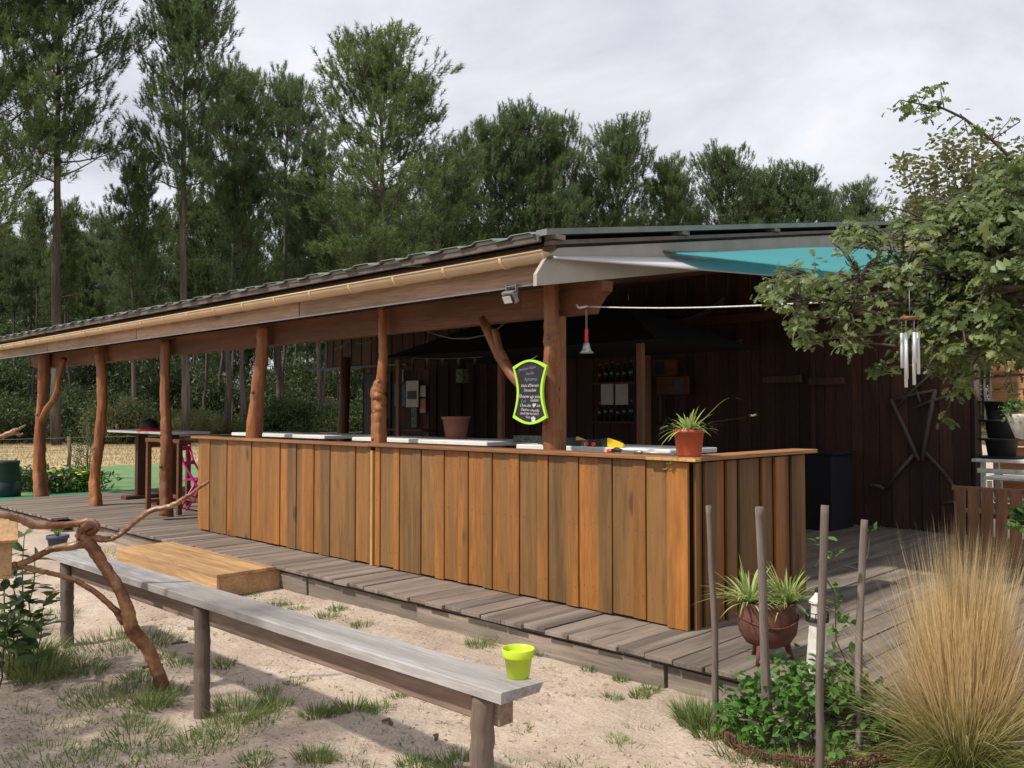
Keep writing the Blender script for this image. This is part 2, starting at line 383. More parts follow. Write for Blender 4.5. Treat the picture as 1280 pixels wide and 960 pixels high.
def bent(base, dirv, length, width, droop, seg=4, taper=1.6, curl=.05):
    """blades of seg quads that droop; all arrays over blades"""
    n = len(base); length = np.broadcast_to(length, (n,)); width = np.broadcast_to(width, (n,)); droop = np.broadcast_to(droop, (n,))
    side = unit(np.cross(dirv, np.array([0, 0, 1.])+rng.normal(size=(n, 3))*.35)); cv = rng.normal(size=(n, 3))*curl; V = []
    for i in range(seg+1):
        t = i/seg; p = base+dirv*(length*t)[:, None]+cv*(length*t*t)[:, None]; p[:, 2] -= droop*length*t*t
        w = (width*(1-t**taper)/2*.98+width*.01)[:, None]
        V += [p-side*w, p+side*w]
    V = np.stack(V, 1).reshape(-1, 3); k = 2*(seg+1); F1 = []
    for i in range(seg): F1.append([2*i, 2*i+1, 2*i+3, 2*i+2])
    Fc = (np.array(F1)[None]+(np.arange(n)*k)[:, None, None]).reshape(-1, 4)
    return V, Fc
OAK = [(0, .015), (.12, .03), (.22, .16), (.32, .06), (.45, .27), (.55, .10), (.68, .31), (.78, .13), (.90, .19), (1, .02)]
OVAL = [(0, .02), (.2, .2), (.5, .29), (.8, .18), (1, .01)]
LONG = [(0, .02), (.2, .11), (.5, .16), (.8, .10), (1, .01)]
def leaves(base, dirv, nrm, size, shape=OAK, curl=.25):
    n = len(base); size = np.broadcast_to(size, (n,))[:, None]; side = unit(np.cross(dirv, nrm)); nn = unit(np.cross(side, dirv)); V = []
    for t, w in shape:
        p = base+dirv*size*t-nn*size*curl*t*t
        V += [p-side*size*w+nn*size*w*.25, p+side*size*w+nn*size*w*.25]
    V = np.stack(V, 1).reshape(-1, 3); k = 2*len(shape)
    F1 = [[2*i, 2*i+1, 2*i+3, 2*i+2] for i in range(len(shape)-1)]
    return V, (np.array(F1)[None]+(np.arange(n)*k)[:, None, None]).reshape(-1, 4)
def cat(parts):
    V = []; Fc = []; o = 0
    for v, f in parts: V.append(v); Fc.append(f+o); o += len(v)
    return np.concatenate(V), np.concatenate(Fc)

# ------------------------------------------------------------------ ground
def axis_coords(lo, hi, step, far):
    a = list(np.arange(lo, hi+1e-6, step)); out = []; x = lo; st = step
    while x > -far: st *= 1.35; x -= st; out.append(x)
    a = out[::-1]+a; x = hi; st = step
    while x < far: st *= 1.35; x += st; a.append(x)
    return np.array(a)
def gh(x, y):
    d = max(0, math.hypot(x+3.5, y-2.5)-7)
    a = 1 if d == 0 else math.exp(-d*.3)
    h = noise.noise(Vector((x*.7, y*.7, 1)))*.030+noise.noise(Vector((x*2.3, y*2.3, 4)))*.020+noise.noise(Vector((x*6.5, y*6.5, 9)))*.014+noise.noise(Vector((x*15, y*15, 2)))*.006
    if y > 3.75: h *= .7
    if y < 2.3: h += min(1, (2.3-y)*1.5)*(noise.noise(Vector((x*9, y*9, 3)))*.010+noise.noise(Vector((x*21, y*21, 6)))*.007)
    if x < -6.3 and y > 3.2: h = h*.4-.018
    return h*a-.012*a
gxs = axis_coords(-8.6, .4, .05, 900); gys = axis_coords(.3, 4.3, .045, 900)
V = [(x, y, gh(x, y)) for y in gys for x in gxs]; nx = len(gxs)
Fc = [(j*nx+i, j*nx+i+1, (j+1)*nx+i+1, (j+1)*nx+i) for j in range(len(gys)-1) for i in range(nx-1)]
gm = tris_mesh('ground', V, Fc, M['ground']); gm.polygons.foreach_set('use_smooth', [True]*len(Fc))
tag(link('ground', gm), kind='structure')
# synthetic green playing surface beyond the deck end
g = empty('playing_carpet', (-21.4, 14, 0), kind='structure')
MB().box((0, 0, .012), (8.4, 20, .02)).build('carpet', M['mat'], g)
MB().box((4.83, 0, .03), (1.2, 20, .05)).build('carpet_border', M['matd'], g)

# ------------------------------------------------------------------ deck
DZ = .18
deck = empty('wooden_deck', (-8, 7, 0), kind='structure')
x = -15.45; k = 0
while x < -1.2:
    w = .145 if x < -12 else .195
    y0 = 3.93 if x < -12.35 else 4.14
    y1 = 7.1+(k % 3)*.35
    if x > -12.4 or True:
        z = DZ-.014+random.uniform(-.003, .003)
        ja = random.uniform(-.012, .012)
        for a, b in ((y0+ja, y1-.003), (y1+.003, 10.66)):
            L0 = round(b-a, 1)
            o = cbox('deck_board', (x+w/2, (a+b)/2, z), (w-.008, b-a, .028), M['deck'], deck, .003)
            o.rotation_euler = (random.uniform(-.0012, .0012), random.uniform(-.008, .008), random.uniform(-.0015, .0015))
    x += w; k += 1
# sleepers that carry the front edge
for a, b, Y in ((-15.4, -12.42, 4.02), (-12.3, -9.3, 4.24), (-9.25, -6.62, 4.235), (-6.6, -5.12, 4.245), (-5.1, -2.9, 4.23), (-2.88, -1.25, 4.24)):
    m = MB(); L0 = b-a; nseg = max(3, int(L0/.25)); V = []
    for i in range(nseg+1):
        t = a+L0*i/nseg
        for (yy, zz) in ((-.04, -.06), (-.045, .118), (.04, .13), (.04, -.06)):
            V.append((t, Y+yy+random.uniform(-.004, .004), zz+random.uniform(-.006, .006)))
    Fs = [(i*4+j, i*4+(j+1) % 4, (i+1)*4+(j+1) % 4, (i+1)*4+j) for i in range(nseg) for j in range(4)]
    m.add(V, Fs+[(0, 1, 2, 3), (nseg*4+3, nseg*4+2, nseg*4+1, nseg*4)]); m.build('sleeper', M['sleeper'], deck, (a, Y, 0), world=True)
for a, b in ((-15.4, -12.42), (-12.3, -1.25)):
    cbox('edge_batten', ((a+b)/2, 4.20 if a > -13 else 3.99, .142), (b-a, .03, .022), M['rail'], deck, .002)
cbox('under_deck_slab', (-8.3, 7.4, .08), (14, 6.3, .1), M['soil'], deck, .0)  # single dark slab under all the boards, closing their gaps
# screw heads along the edge
m = MB()
for i in range(60): m.box((-12.2+i*.195+random.uniform(-.02, .02), 4.17, DZ+.0015), (.007, .007, .003))
o = m.build('screw', M['metal'], deck, (-8, 4.2, 0), world=True); o['kind'] = 'stuff'

# low wooden step on the sand
st = empty('wooden_step', (-8.1, 3.9, 0), 'low pale pine step lying on the sand against the deck edge', 'step')
for j in range(4):
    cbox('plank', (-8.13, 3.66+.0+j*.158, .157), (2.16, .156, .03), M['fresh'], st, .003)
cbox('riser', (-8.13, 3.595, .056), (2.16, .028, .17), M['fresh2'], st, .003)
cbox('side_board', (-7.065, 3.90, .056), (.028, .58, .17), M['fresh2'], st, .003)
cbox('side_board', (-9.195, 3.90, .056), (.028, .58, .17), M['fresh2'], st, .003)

# ------------------------------------------------------------------ shelter (roof, posts, walls)
XR, XL = -4.0, -17.6                    # right gable, left end
SL = .165
def rz(Y): return 2.435+SL*(Y-4.35)      # underside line of the gable panel
sh = empty('bar_shelter', (-10, 7.5, DZ), 'long open wooden bar shelter with trunk posts, beige gutter and green sheet roof', 'shelter')
def P_(m, name, mat, **k): return m.build(name, mat, sh, k.pop('org', (-10, 7.5, DZ)), world=True, **k)
# gable panel
m = MB(); Y1 = 13.2
m.prism([(4.30, rz(4.30)-.01), (Y1, rz(Y1)), (Y1, rz(Y1)+.24), (4.52, rz(4.52)+.24), (4.38, rz(4.38)+.16), (4.30, rz(4.30)+.07)], XR-.02, XR+.012, 0); P_(m, 'gable_panel', M['gable'])
m = MB(); m.prism([(4.42, rz(4.42)+.262), (Y1, rz(Y1)+.262), (Y1, rz(Y1)+.292), (4.42, rz(4.42)+.292)], XR-.03, XR+.035, 0); P_(m, 'gable_rail', M['rail'])
m = MB(); m.prism([(4.36, rz(4.36)+.33), (Y1, rz(Y1)+.33), (Y1, rz(Y1)+.372), (4.36, rz(4.36)+.372)], XR-.05, XR+.05, 0); P_(m, 'green_flashing', M['roof'])
for i in range(6):
    Y = 4.5+i*1.55; cbox('purlin_end', (XR+.0, Y, rz(Y)+.311), (.11, .10, .034), M['sleeper'], sh, .002)
# sheets with ribs
pit = .37; x = XR-.05; n = 0
while x > XL:
    m = MB(); b = rz(4.32)+.35; e = rz(Y1)+.35; prof = [(x, 0), (x-.03, .018), (x-.21, .022), (x-.245, .004), (x-pit, .0)]
    lift = .006*(n % 2)
    for (xa, za), (xb, zb) in zip(prof[:-1], prof[1:]):
        y0 = 4.32+random.uniform(-.01, .01)
        V = [(xa, y0, b+za+lift), (xb, y0, b+zb+lift), (xb, Y1, e+zb+lift), (xa, Y1, e+za+lift)]
        V += [(p[0], p[1], p[2]-.006) for p in V]
        m.add(V, [(0, 1, 2, 3), (7, 6, 5, 4), (0, 4, 5, 1), (2, 6, 7, 3), (1, 5, 6, 2), (0, 3, 7, 4)])
    m.prism([(x-.01, b-.01+lift), (x-.035, b+.012+lift), (x-.205, b+.015+lift), (x-.235, b-.01+lift)], 4.35, 4.37, 1, 1)
    P_(m, 'roof_sheet', [M['roof'], M['roofend']], org=(x, 4.35, b)); x -= pit; n += 1
# eave board, soffit, fascia
mid = (XR+XL)/2; LN = XR-XL
cbox('eave_board', (mid-.02, 4.37, rz(4.37)+.315), (LN, .03, .05), M['rail'], sh, .003)
for a, b in ((-4.03, -7.3), (-7.32, -11.1), (-11.12, -14.4), (-14.42, -17.55)):
    cbox('fascia_board', ((a+b)/2, 4.54, 2.60), (a-b, .028, .26), M['fascia'], sh, .003)
m = MB(); m.prism([(4.56, 2.74), (Y1, rz(Y1)+.20), (Y1, rz(Y1)+.22), (4.56, 2.76)], XL, XR-.03, 0); P_(m, 'ceiling_lining', M['rail'])
m = MB(); m.box(((XR+XL)/2, 4.522, 2.472), (LN-.1, .006, .012)); P_(m, 'drip_edge', M['metal'])
# gutter
gt = MB(); r = .064; gyc, gzc = 4.44, 2.665; V = []; ns = 12; secs = [XR-.01+.0, XL]
Fg = []
for xx in secs:
    for rr in (r, r-.006):
        for j in range(ns+1):
            th = PI+PI*j/ns; V.append((xx, gyc+rr*math.cos(th), gzc+rr*math.sin(th)))
q = ns+1
for j in range(ns):
    Fg += [(j, j+1, 2*q+j+1, 2*q+j), (q+j, 3*q+j, 3*q+j+1, q+j+1), (j, q+j, q+j+1, j+1)]
Fg += [(0, 2*q, 3*q, q), (ns, q+ns, 3*q+ns, 2*q+ns)]
gt.add(V, Fg, True)
gt.tube([(XR-.01, gyc-r, gzc+.004), (XL, gyc-r, gzc+.004)], .0085, 8)
gt.prism([(gyc+r*1.02*math.cos(PI+PI*j/ns), gzc+r*1.02*math.sin(PI+PI*j/ns)) for j in range(ns+1)], XR-.016, XR-.008, 0)
gut = P_(gt, 'gutter', M['gutter'], org=(mid, gyc, gzc))
x = XR-.42
while x > XL:
    m = MB(); V = []
    for xx in (x-.014, x+.014):
        for rr in (r+.001, r+.007):
            for j in range(ns+1):
                th = PI+PI*j/ns; V.append((xx, gyc+rr*math.cos(th), gzc+rr*math.sin(th)))
    Fb = []
    for j in range(ns): Fb += [(j, j+1, q+j+1, q+j), (2*q+j, 3*q+j, 3*q+j+1, 2*q+j+1), (q+j, q+j+1, 3*q+j+1, 3*q+j)]
    m.add(V, Fb); m.build('gutter_bracket', M['gutter'], gut, (x, gyc, gzc), world=True); x -= .62
# beam and wall plates
cbox('front_beam', (-10.6, 5.06, 2.42), (11.6, .12, .24), M['beam'], sh, .004)
m = MB(); m.prism([(-4.8, 2.30), (-4.12, 2.30), (-4.09, 2.36), (-4.03, 2.43), (-3.985, 2.455), (-3.975, 2.53), (-4.8, 2.53)], 5.0, 5.12, 1); P_(m, 'corbel', M['beam'])
m = MB(); m.prism([(-16.4, 2.301), (-16.65, 2.34), (-16.75, 2.44), (-16.8, 2.54), (-16.4, 2.54)], 5.0, 5.12, 1); P_(m, 'corbel', M['beam'])
for i in range(12):
    X = -4.55-i*1.1
    m = MB(); m.bar((X, 4.6, rz(4.6)+.07), (X, 13.1, rz(13.1)+.07), .07, .14); P_(m, 'rafter', M['beam_y'], org=(X, 8, 3))
# trunk posts
def trunk_post(path, Y, par=sh, rough=.07, knots=()):
    pts = []; rr = []
    P = [(gy(px, py, Y), w) for px, py, w in path]
    P = [(p, w*(p-O).dot(FV)/FPX/2) for p, w in P]
    p0, r0 = P[0]
    if p0.z > DZ+.05: P.insert(0, (Vector((p0.x+(p0.x-P[1][0].x)*.3, Y, DZ)), r0*1.08))
    P = [(p, r_*.84) for p, r_ in P]
    for (a, ra), (b, rb) in zip(P[:-1], P[1:]):
        for k in range(9):
            t = k/9; p = a.lerp(b, t); pts.append(p+Vector((random.uniform(-.006, .006), random.uniform(-.006, .006), 0))); rr.append((ra+(rb-ra)*t)*random.uniform(.95, 1.05))
    pts.append(P[-1][0]); rr.append(P[-1][1])
    m = MB(); m.tube(pts, rr, 22, jit=.012, gn=.11)
    for kz, ka in knots:
        p = pts[int(kz*(len(pts)-1))]; r_ = rr[int(kz*(len(pts)-1))]; d = Vector((math.sin(ka)*.7+.1, -abs(math.cos(ka)), 0)).normalized()
        m.tube([p+d*r_*.6, p+d*r_*1.12, p+d*(r_*1.22)], [r_*.4, r_*.32, r_*.12], 8, jit=.1)
    return m.build('trunk_post', M['post'], par, pts[0], world=True)
YP = 4.91
pA = trunk_post([(52, 624, 20), (49, 590, 17), (50, 540, 15), (54, 490, 15), (56, 438, 17)], YP, knots=((.62, .3),))
m = MB(); pp = [gy(*c, YP-.03) for c in ((52, 527), (58, 512), (67, 500), (72, 488), (74, 470), (80, 448))]
m.tube(pp, [.06, .05, .046, .044, .042, .042], 12, jit=.03, gn=.2); m.build('side_branch', M['post'], pA, pp[0], world=True)
trunk_post([(121, 636, 18), (118, 600, 15), (123, 560, 14), (128, 510, 14), (127, 460, 14), (124, 430, 15)], YP, knots=((.4, .2),))
trunk_post([(208, 645, 20), (207, 600, 17), (208, 560, 19), (208, 535, 16), (206, 500, 14), (207, 424, 15)], YP, knots=((.55, -.3), (.3, .4)))
trunk_post([(317, 545, 24), (322, 490, 19), (327, 450, 18), (329, 408, 17)], YP, knots=((.5, .2),))
trunk_post([(474, 552, 23), (474, 515, 22), (473, 490, 22), (478, 470, 15), (479, 430, 13), (477, 384, 12)], YP, knots=((.35, .0), (.2, -.4), (.62, .5)))
pF = trunk_post([(690, 560, 28), (689, 500, 27), (691, 440, 26), (690, 400, 25), (689, 350, 24)], YP, knots=((.5, .1), (.7, .2), (.3, -.3)))
m = MB(); m.box((-4.37, 4.97, 1.24), (.07, .07, 2.10)); m.build('packing_post', M['post'], pF, (-4.37, 4.97, 1), world=True, bev=.004)
m = MB(); pp = [gy(*c, 5.0) for c in ((602, 398), (613, 420), (625, 445), (640, 468), (655, 485), (668, 492), (684, 497))]
m.tube(pp, [.035, .042, .046, .046, .047, .05, .06], 10, jit=.05)
pp2 = [gy(*c, 4.99) for c in ((632, 452), (624, 436), (620, 418), (618, 412))]; m.tube(pp2, [.036, .032, .029, .028], 8, jit=.05)
m.build('forked_brace', M['post'], pF, pp[0], world=True)
# back posts
for px, X in ((430, 0),):
    p = gy(430, 470, 9.6)
    m = MB(); m.tube([(p.x-.06, 9.6, DZ), (p.x-.03, 9.6, 1.), (p.x+.02, 9.6, 1.8), (p.x+.05, 9.6, 2.6)], [.12, .11, .1, .1], 12, jit=.04); m.build('trunk_post', M['post'], sh, (p.x, 9.6, DZ), world=True)
# back wall: upper cladding over the whole width, lower cladding right of the opening
WY = 10.6; bw = empty('back_wall', (0, 0, 0)); bw.parent = sh; bw.location = Vector((-9.5, WY, DZ))-parent_world(sh)
x = -15.96; i = 0
while x < -3.14:
    w = .19 if i % 2 == 0 else .15
    w = min(w, -3.14-x+.001)
    if w < .03: break
    yo = 0 if i % 2 == 0 else .014
    top = rz(WY)+.19 if x < -4.1 else 2.75
    bot = 2.47 if x < -14.75 else DZ+.004
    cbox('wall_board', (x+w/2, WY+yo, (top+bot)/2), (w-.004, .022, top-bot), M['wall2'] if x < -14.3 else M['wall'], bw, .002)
    x += w; i += 1
cbox('sky_block_sheet', (-9.0, WY+.05, 1.72), (11.5, .01, 3.06), M['soil'], bw, 0); cbox('sky_block_sheet', (-15.3, WY+.05, 3.05), (1.2, .01, 1.1), M['soil'], bw, 0)  # unseen sheets added behind the boards to block sky light through gaps
cbox('sky_block_sheet', (-3.7, WY+.045, 1.45), (1.1, .01, 2.5), M['soil'], bw, 0)
cbox('wall_rail', (-7.3, WY-.04, 2.83), (6.6, .05, .12), M['beam'], bw, .004)
cbox('wall_rail', (-14.9, WY-.04, 2.475), (3.4, .05, .05), M['bin'], bw, .003)
cbox('door_frame', (-5.03, WY-.03, 1.2), (.05, .03, 2.0), M['wall'], bw, .002)
cbox('corner_post', (-3.11, WY-.02, 1.45), (.05, .06, 2.55), M['rail'], bw, .003)
cbox('side_lining', (-15.98, WY, 3.0), (.02, .05, 1.1), M['rail'], bw, .002)
for a, b, z in ((955, 1002, 475), (1012, 1055, 477)):
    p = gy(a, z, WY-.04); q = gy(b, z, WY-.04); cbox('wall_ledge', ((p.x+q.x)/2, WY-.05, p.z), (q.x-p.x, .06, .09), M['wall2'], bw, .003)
# garlands of little pennants under the ceiling
def garland(a, b, n, label, sz=.07, sag=.12):
    e = empty('pennant_garland', a, label, 'garland', 'pennant garlands')
    a = Vector(a); b = Vector(b)
    pts = [a.lerp(b, t/12)-Vector((0, 0, sag*math.sin(PI*t/12))) for t in range(13)]
    m = MB(); m.tube(pts, .004, 5); m.build('string', M['wire'], e, a, world=True)
    for k in range(n):
        t = (k+.5)/n; p = a.lerp(b, t)-Vector((0, 0, sag*math.sin(PI*t)))
        d = (b-a).normalized()*sz/2
        m = MB(); v = [p-d, p+d, p-Vector((0, 0, sz*1.2))]; v += [q+Vector((0, .003, 0)) for q in v]
        m.add(v, [(0, 1, 2), (5, 4, 3), (0, 3, 4, 1), (1, 4, 5, 2), (2, 5, 3, 0)]); m.build('pennant', M['stick'], e, p, world=True)
for (x0, y0, x1, y1, Y, n, lab) in ((418, 436, 437, 424, 10.4, 7, 'short pale pennant garland rising over the opening at the left end of the back wall'),
    (445, 428, 466, 425, 10.3, 6, 'short level pennant garland just left of the second trunk post'),
    (505, 442, 535, 424, 10.0, 8, 'pale pennant garland slanting up behind the second trunk post'),
    (852, 400, 905, 372, 10.2, 14, 'long faint pennant garland slanting up under the roof right of the bell'),
    (870, 434, 928, 424, 10.3, 13, 'nearly level faint pennant garland on the dark wall above the spider plant')):
    garland(gy(x0, y0, Y), gy(x1, y1, Y), n, lab, .075, .04)
garland(gy(506, 447, 8.0), gy(604, 446, 8.0), 5, 'string with sparse pennants hung along the edge of the inner bar canopy', .09, .02)
# slack cable under the beam
pts = [gy(*c, 5.35) for c in ((528, 411), (545, 418), (565, 423), (585, 423), (605, 419), (622, 411), (632, 402))]
m = MB(); m.tube(pts, .008, 6); tag(m.build('hanging_cable', M['cable'], None, pts[0]), 'grey cable sagging under the front beam beside the forked brace', 'cable')

# ------------------------------------------------------------------ inner bar behind
ib = empty('inner_bar', (-7.7, 8.3, DZ), 'dark inner bar with mottled green front under a black canopy', 'bar')
def I_(m, name, mat, org=(-7.7, 8.3, DZ)): return m.build(name, mat, ib, org, world=True)
for i in range(9):
    cbox('front_panel', (-9.9+i*.5, 8.0, .64), (.49, .03, .9), M['bamboo'], ib, .003)
cbox('bar_top', (-7.9, 8.15, 1.12), (4.8, .45, .05), M['brownleg'], ib, .004)
m = MB(); zb = 2.34
c = [(-10.2, 7.7, zb), (-5.4, 7.7, zb), (-5.4, 9.9, zb), (-10.2, 9.9, zb)]; rdg = [(-8.9, 8.8, 2.92), (-6.7, 8.8, 2.92)]
v = c+rdg; m.add(v, [(0, 1, 5, 4), (1, 2, 5), (2, 3, 4, 5), (3, 0, 4), (3, 2, 1, 0)]); I_(m, 'canopy', M['darkfab'])
for X in (-10.0, -5.72, -7.9):
    cbox('canopy_post', (X, 7.85, 1.25), (.07, .07, 2.14), M['slat'], ib, .004)
cbox('side_shelf', (-9.95, 8.0, 1.3), (.9, .25, .04), M['brownleg'], ib, .003)
p = gy(808, 490, 9.6); cbox('canopy_post', (p.x, 9.6, 1.25), (.09, .09, 2.14), M['slat'], ib, .004)
# bottles
def bottle(p, label, mat, h=.3, grp='bottles on the back shelves'):
    e = empty('bottle', p, label, 'bottle', grp)
    MB().lathe([(.001, 0), (.037, .0), (.038, h*.6), (.03, h*.68), (.014, h*.78), (.013, h)], n=10).build('glass_body', mat, e)
    MB().lathe([(.015, h*.97), (.016, h*1.03), (.001, h*1.03)], n=8).build('cap', M['metal'], e)
for y, labn in ((476, 'upper'), (524, 'lower')):
    p0 = gy(747, y+2, 9.9); p1 = gy(793, y+2, 9.9)
    s = MB(); s.box(((p0.x+p1.x)/2, 9.92, p0.z-.02), (p1.x-p0.x+.1, .2, .03))
    tag(s.build('bottle_shelf', M['brownleg'], None, p0), 'dark %s shelf of bottles %s the two white sheets' % (labn, 'above' if y < 500 else 'below'), 'shelf')
    for k in range(6):
        t = (k+.5)/6; p = p0.lerp(p1, t); bottle((p.x, 9.9, p0.z-.004), 'small bottle standing on the %s bottle shelf behind the inner bar' % labn, M['glassd'] if k % 3 else M['glassb'], .26+.05*((k*7) % 3)/3)
def sheet(x0, y0, x1, y1, Y, name, mat, label, ca, grp=None, th=.008, inner=None):
    p = gy(x0, y1, Y); q = gy(x1, y0, Y); e = empty(name, ((p.x+q.x)/2, Y, p.z), label, ca, grp)
    zt = gy((x0+x1)/2, y0, Y).z; zb = gy((x0+x1)/2, y1, Y).z
    cbox('panel', ((p.x+q.x)/2, Y, (zt+zb)/2), (q.x-p.x, th, zt-zb), mat, e, .001)
    if inner:
        a, b, c_, d, im = inner; w = q.x-p.x; h = zt-zb
        cbox('print', (p.x+w*(a+c_)/2, Y-th/2-.003, zb+h*(b+d)/2), (w*(c_-a), .004, h*(d-b)), im, e, .0005)
    return e
sheet(751.5, 480, 766.5, 506, 9.8, 'paper_sheet', M['paper'], 'left one of two white sheets pinned behind the inner bar', 'paper')
sheet(769.5, 480, 785, 506, 9.8, 'paper_sheet', M['paper'], 'right one of two white sheets pinned behind the inner bar', 'paper')
sheet(507.5, 476, 523, 509, 9.0, 'framed_photo', M['paper'], 'white framed sheet with a dark photograph in its middle on the back wall', 'picture', inner=(.12, .3, .88, .62, M['photo']))
sheet(493, 480, 506.5, 508, 9.05, 'poster', M['paperb'], 'blue and green poster left of the white framed photograph', 'poster')
sheet(525, 482, 532, 496, 9.05, 'small_notice', M['paper'], 'small pale notice right of the white framed photograph', 'paper')
sheet(525, 498, 532, 516, 9.05, 'small_notice', M['plank_o'], 'small orange notice under the small pale one', 'paper')
sheet(497, 462, 504, 478, 9.0, 'small_notice', M['paper'], 'small slanting white notice above the blue poster', 'paper')
sheet(514, 510, 521, 534, 9.05, 'paper_sheet', M['bamboo'], 'greenish sheet below the white framed photograph', 'paper')
sheet(818, 450, 845, 470, 10.4, 'wall_box', M['beam'], 'upper small wooden wall box with a dark picture, right of the bottle shelves', 'box', inner=(.1, .15, .55, .9, M['black']), th=.08)
sheet(823, 471, 860, 493, 10.35, 'wall_box', M['beam'], 'lower orange wooden wall box with a blue-grey print, above the spider plant', 'box', inner=(.6, .25, .88, .75, M['bluepot']), th=.08)
p = gy(825, 494, 10.3); q = gy(825, 528, 10.3); m = MB(); m.tube([(p.x, 10.3, q.z), (p.x, 10.3, p.z)], .018, 8); tag(m.build('white_rod', M['stick'], None, (p.x, 10.3, q.z)), 'thin pale rod standing below the orange wall box', 'rod')
# notice partition + fridge at the left of the inner bar
pt = empty('notice_partition', (-11, 9.1, DZ), 'dark brown partition carrying the posters, left of the inner bar', 'partition')
a = gy(490, 500, 9.12); b = gy(536, 500, 9.12)
for i in range(6):
    w = (b.x-a.x)/6; cbox('board', (a.x+w*(i+.5), 9.14, 1.22), (w-.004, .03, 2.06), M['wall'], pt, .002)
a = gy(454, 500, 9.3); b = gy(487, 500, 9.3)
fr = empty('drinks_fridge', ((a.x+b.x)/2, 9.6, DZ), 'tall black drinks fridge with a dark glass door beside the opening', 'fridge')
cbox('cabinet', ((a.x+b.x)/2, 9.62, 1.22), (b.x-a.x, .6, 2.06), M['black'], fr, .01)
cbox('glass_door', ((a.x+b.x)/2-.03, 9.302, 1.32), ((b.x-a.x)*.75, .03, 1.55), M['photo'], fr, .004)
cbox('handle', (b.x-.1, 9.28, 1.2), (.02, .03, .5), M['metal'], fr, .003)
# black fridge / box right of counter end
p = gz(1015, 668, DZ); q = gz(1072, 668, DZ)
bf = empty('black_cabinet', ((p.x+q.x)/2, 9.9, DZ), 'low black cabinet against the dark wall beyond the counter end', 'cabinet')
cbox('cabinet_body', (-4.95, 10.1, .62), (1.0, .6, .88), M['darkfab'], bf, .01)
cbox('door_panel', (-5.2, 9.79, .6), (.42, .02, .7), M['rail'], bf, .004)
cbox('cabinet_top', (-4.95, 10.1, 1.075), (1.06, .64, .03), M['darkfab'], bf, .004)
# small square lantern in the inner bar
p = gy(578, 470, 8.6); e = empty('green_lantern', p, 'small greenish glass lantern hanging inside the inner bar', 'lantern')
MB().box((0, 0, 0), (.13, .13, .2)).build('lantern_glass', M['bamboo'], e); MB().lathe([(.08, .1), (.02, .18), (.005, .3)], n=6).build('lantern_cap', M['black'], e)

# ------------------------------------------------------------------ counter
YC = 4.75; XC = -3.07
ct = empty('bar_counter', (-6.4, 4.95, DZ), 'long L-shaped bar counter clad in upright stained boards', 'counter')
J = [247.5, 252, 262.5, 278.7, 284, 295, 314.5, 332, 350.5, 359.5, 371, 378, 393, 400, 413, 436, 445, 459.5, 464.8]
J2 = [469.2, 476, 492.5, 500, 517, 527, 544.3, 556, 573, 586, 604, 616, 637, 650, 672, 686, 708, 724, 748, 766, 791, 808, 835]
TONE = 'oobbobooobboobbbob', 'obobbboooobooboboobboboo'
def bx(px): return gy(px, 600, YC).x
for JJ in (J, J2):
    for k in range(len(JJ)-1):
        a, b = bx(JJ[k]), bx(JJ[k+1]); proud = ((k % 2) == 1) if JJ is J else ((k % 2) == 0)
        yy = YC+(0 if proud else .010); mt = M['stain' if TONE[0 if JJ is J else 1][k] == 'o' else 'stainb']
        z0 = DZ+.008+random.uniform(0, .012)
        o = cbox('counter_board', ((a+b)/2, yy, (z0+1.246)/2), (b-a-(.009 if proud else .0), .02, 1.246-z0), mt, ct, .002)
cbox('pale_batten', (bx(467), YC-.012, .70), (.035, .03, 1.03), M['batten'], ct, .002)
a, b = bx(835), bx(862)
cbox('corner_board', ((a+b)/2+.002, YC-.014, .715), (b-a-.004, .024, 1.06), M['stain'], ct, .002, label='bright orange corner board with a knot near its top')
cbox('dark_gap_backing', (-6.4, YC+.045, .7), (6.6, .012, 1.0), M['soil'], ct, 0)  # black sheet behind the boards, puts the shade into their gaps
y = YC+.03; k = 0; SW = [.05, .06, .15, .12, .13, .035, .15, .16, .05, .14, .14, .11, .15, .11]
while y < 6.36 and k < len(SW):
    w = SW[k]; w = min(w, 6.38-y)
    xo = XC if k % 2 == 0 else XC-.022
    cbox('side_board', (xo, y+w/2, .71), (.02, w-.004, 1.06), M['stain' if k % 5 in (0, 3) else 'stainb'], ct, .002); y += w; k += 1
cbox('dark_gap_backing', (XC-.05, 5.58, .7), (.012, 1.6, 1.0), M['rail'], ct, 0)
cbox('countertop', ((bx(466)+bx(243))/2, YC+.045, 1.262), (bx(466)-bx(243), .2, .026), M['stain_x'], ct, .004)
cbox('countertop', ((bx(462)+bx(845))/2, YC+.05, 1.266), (bx(845)-bx(462), .2, .028), M['stain_x'], ct, .004)
cbox('countertop', (XC-.045, YC+.80, 1.266), (.20, 1.72, .028), M['stain_y'], ct, .004)
cbox('end_cap', (-3.19, YC-.032, 1.262), (.38, .07, .02), M['batten'], ct, .003)

m = MB()
for JJ in (J, J2):
    for k in range(len(JJ)-1):
        a, b = bx(JJ[k]), bx(JJ[k+1]); proud = ((k % 2) == 1) if JJ is J else ((k % 2) == 0)
        if b-a < .05: continue
        for z in (.34, .78, 1.14):
            for t in ((.25, .75) if b-a > .1 else (.5,)):
                m.box((a+(b-a)*t, YC-.0108+(0 if proud else .010), z+random.uniform(-.012, .012)), (.007, .0025, .007))
o = m.build('nail', M['rail'], ct, (-6.4, YC, DZ), world=True); o['kind'] = 'stuff'

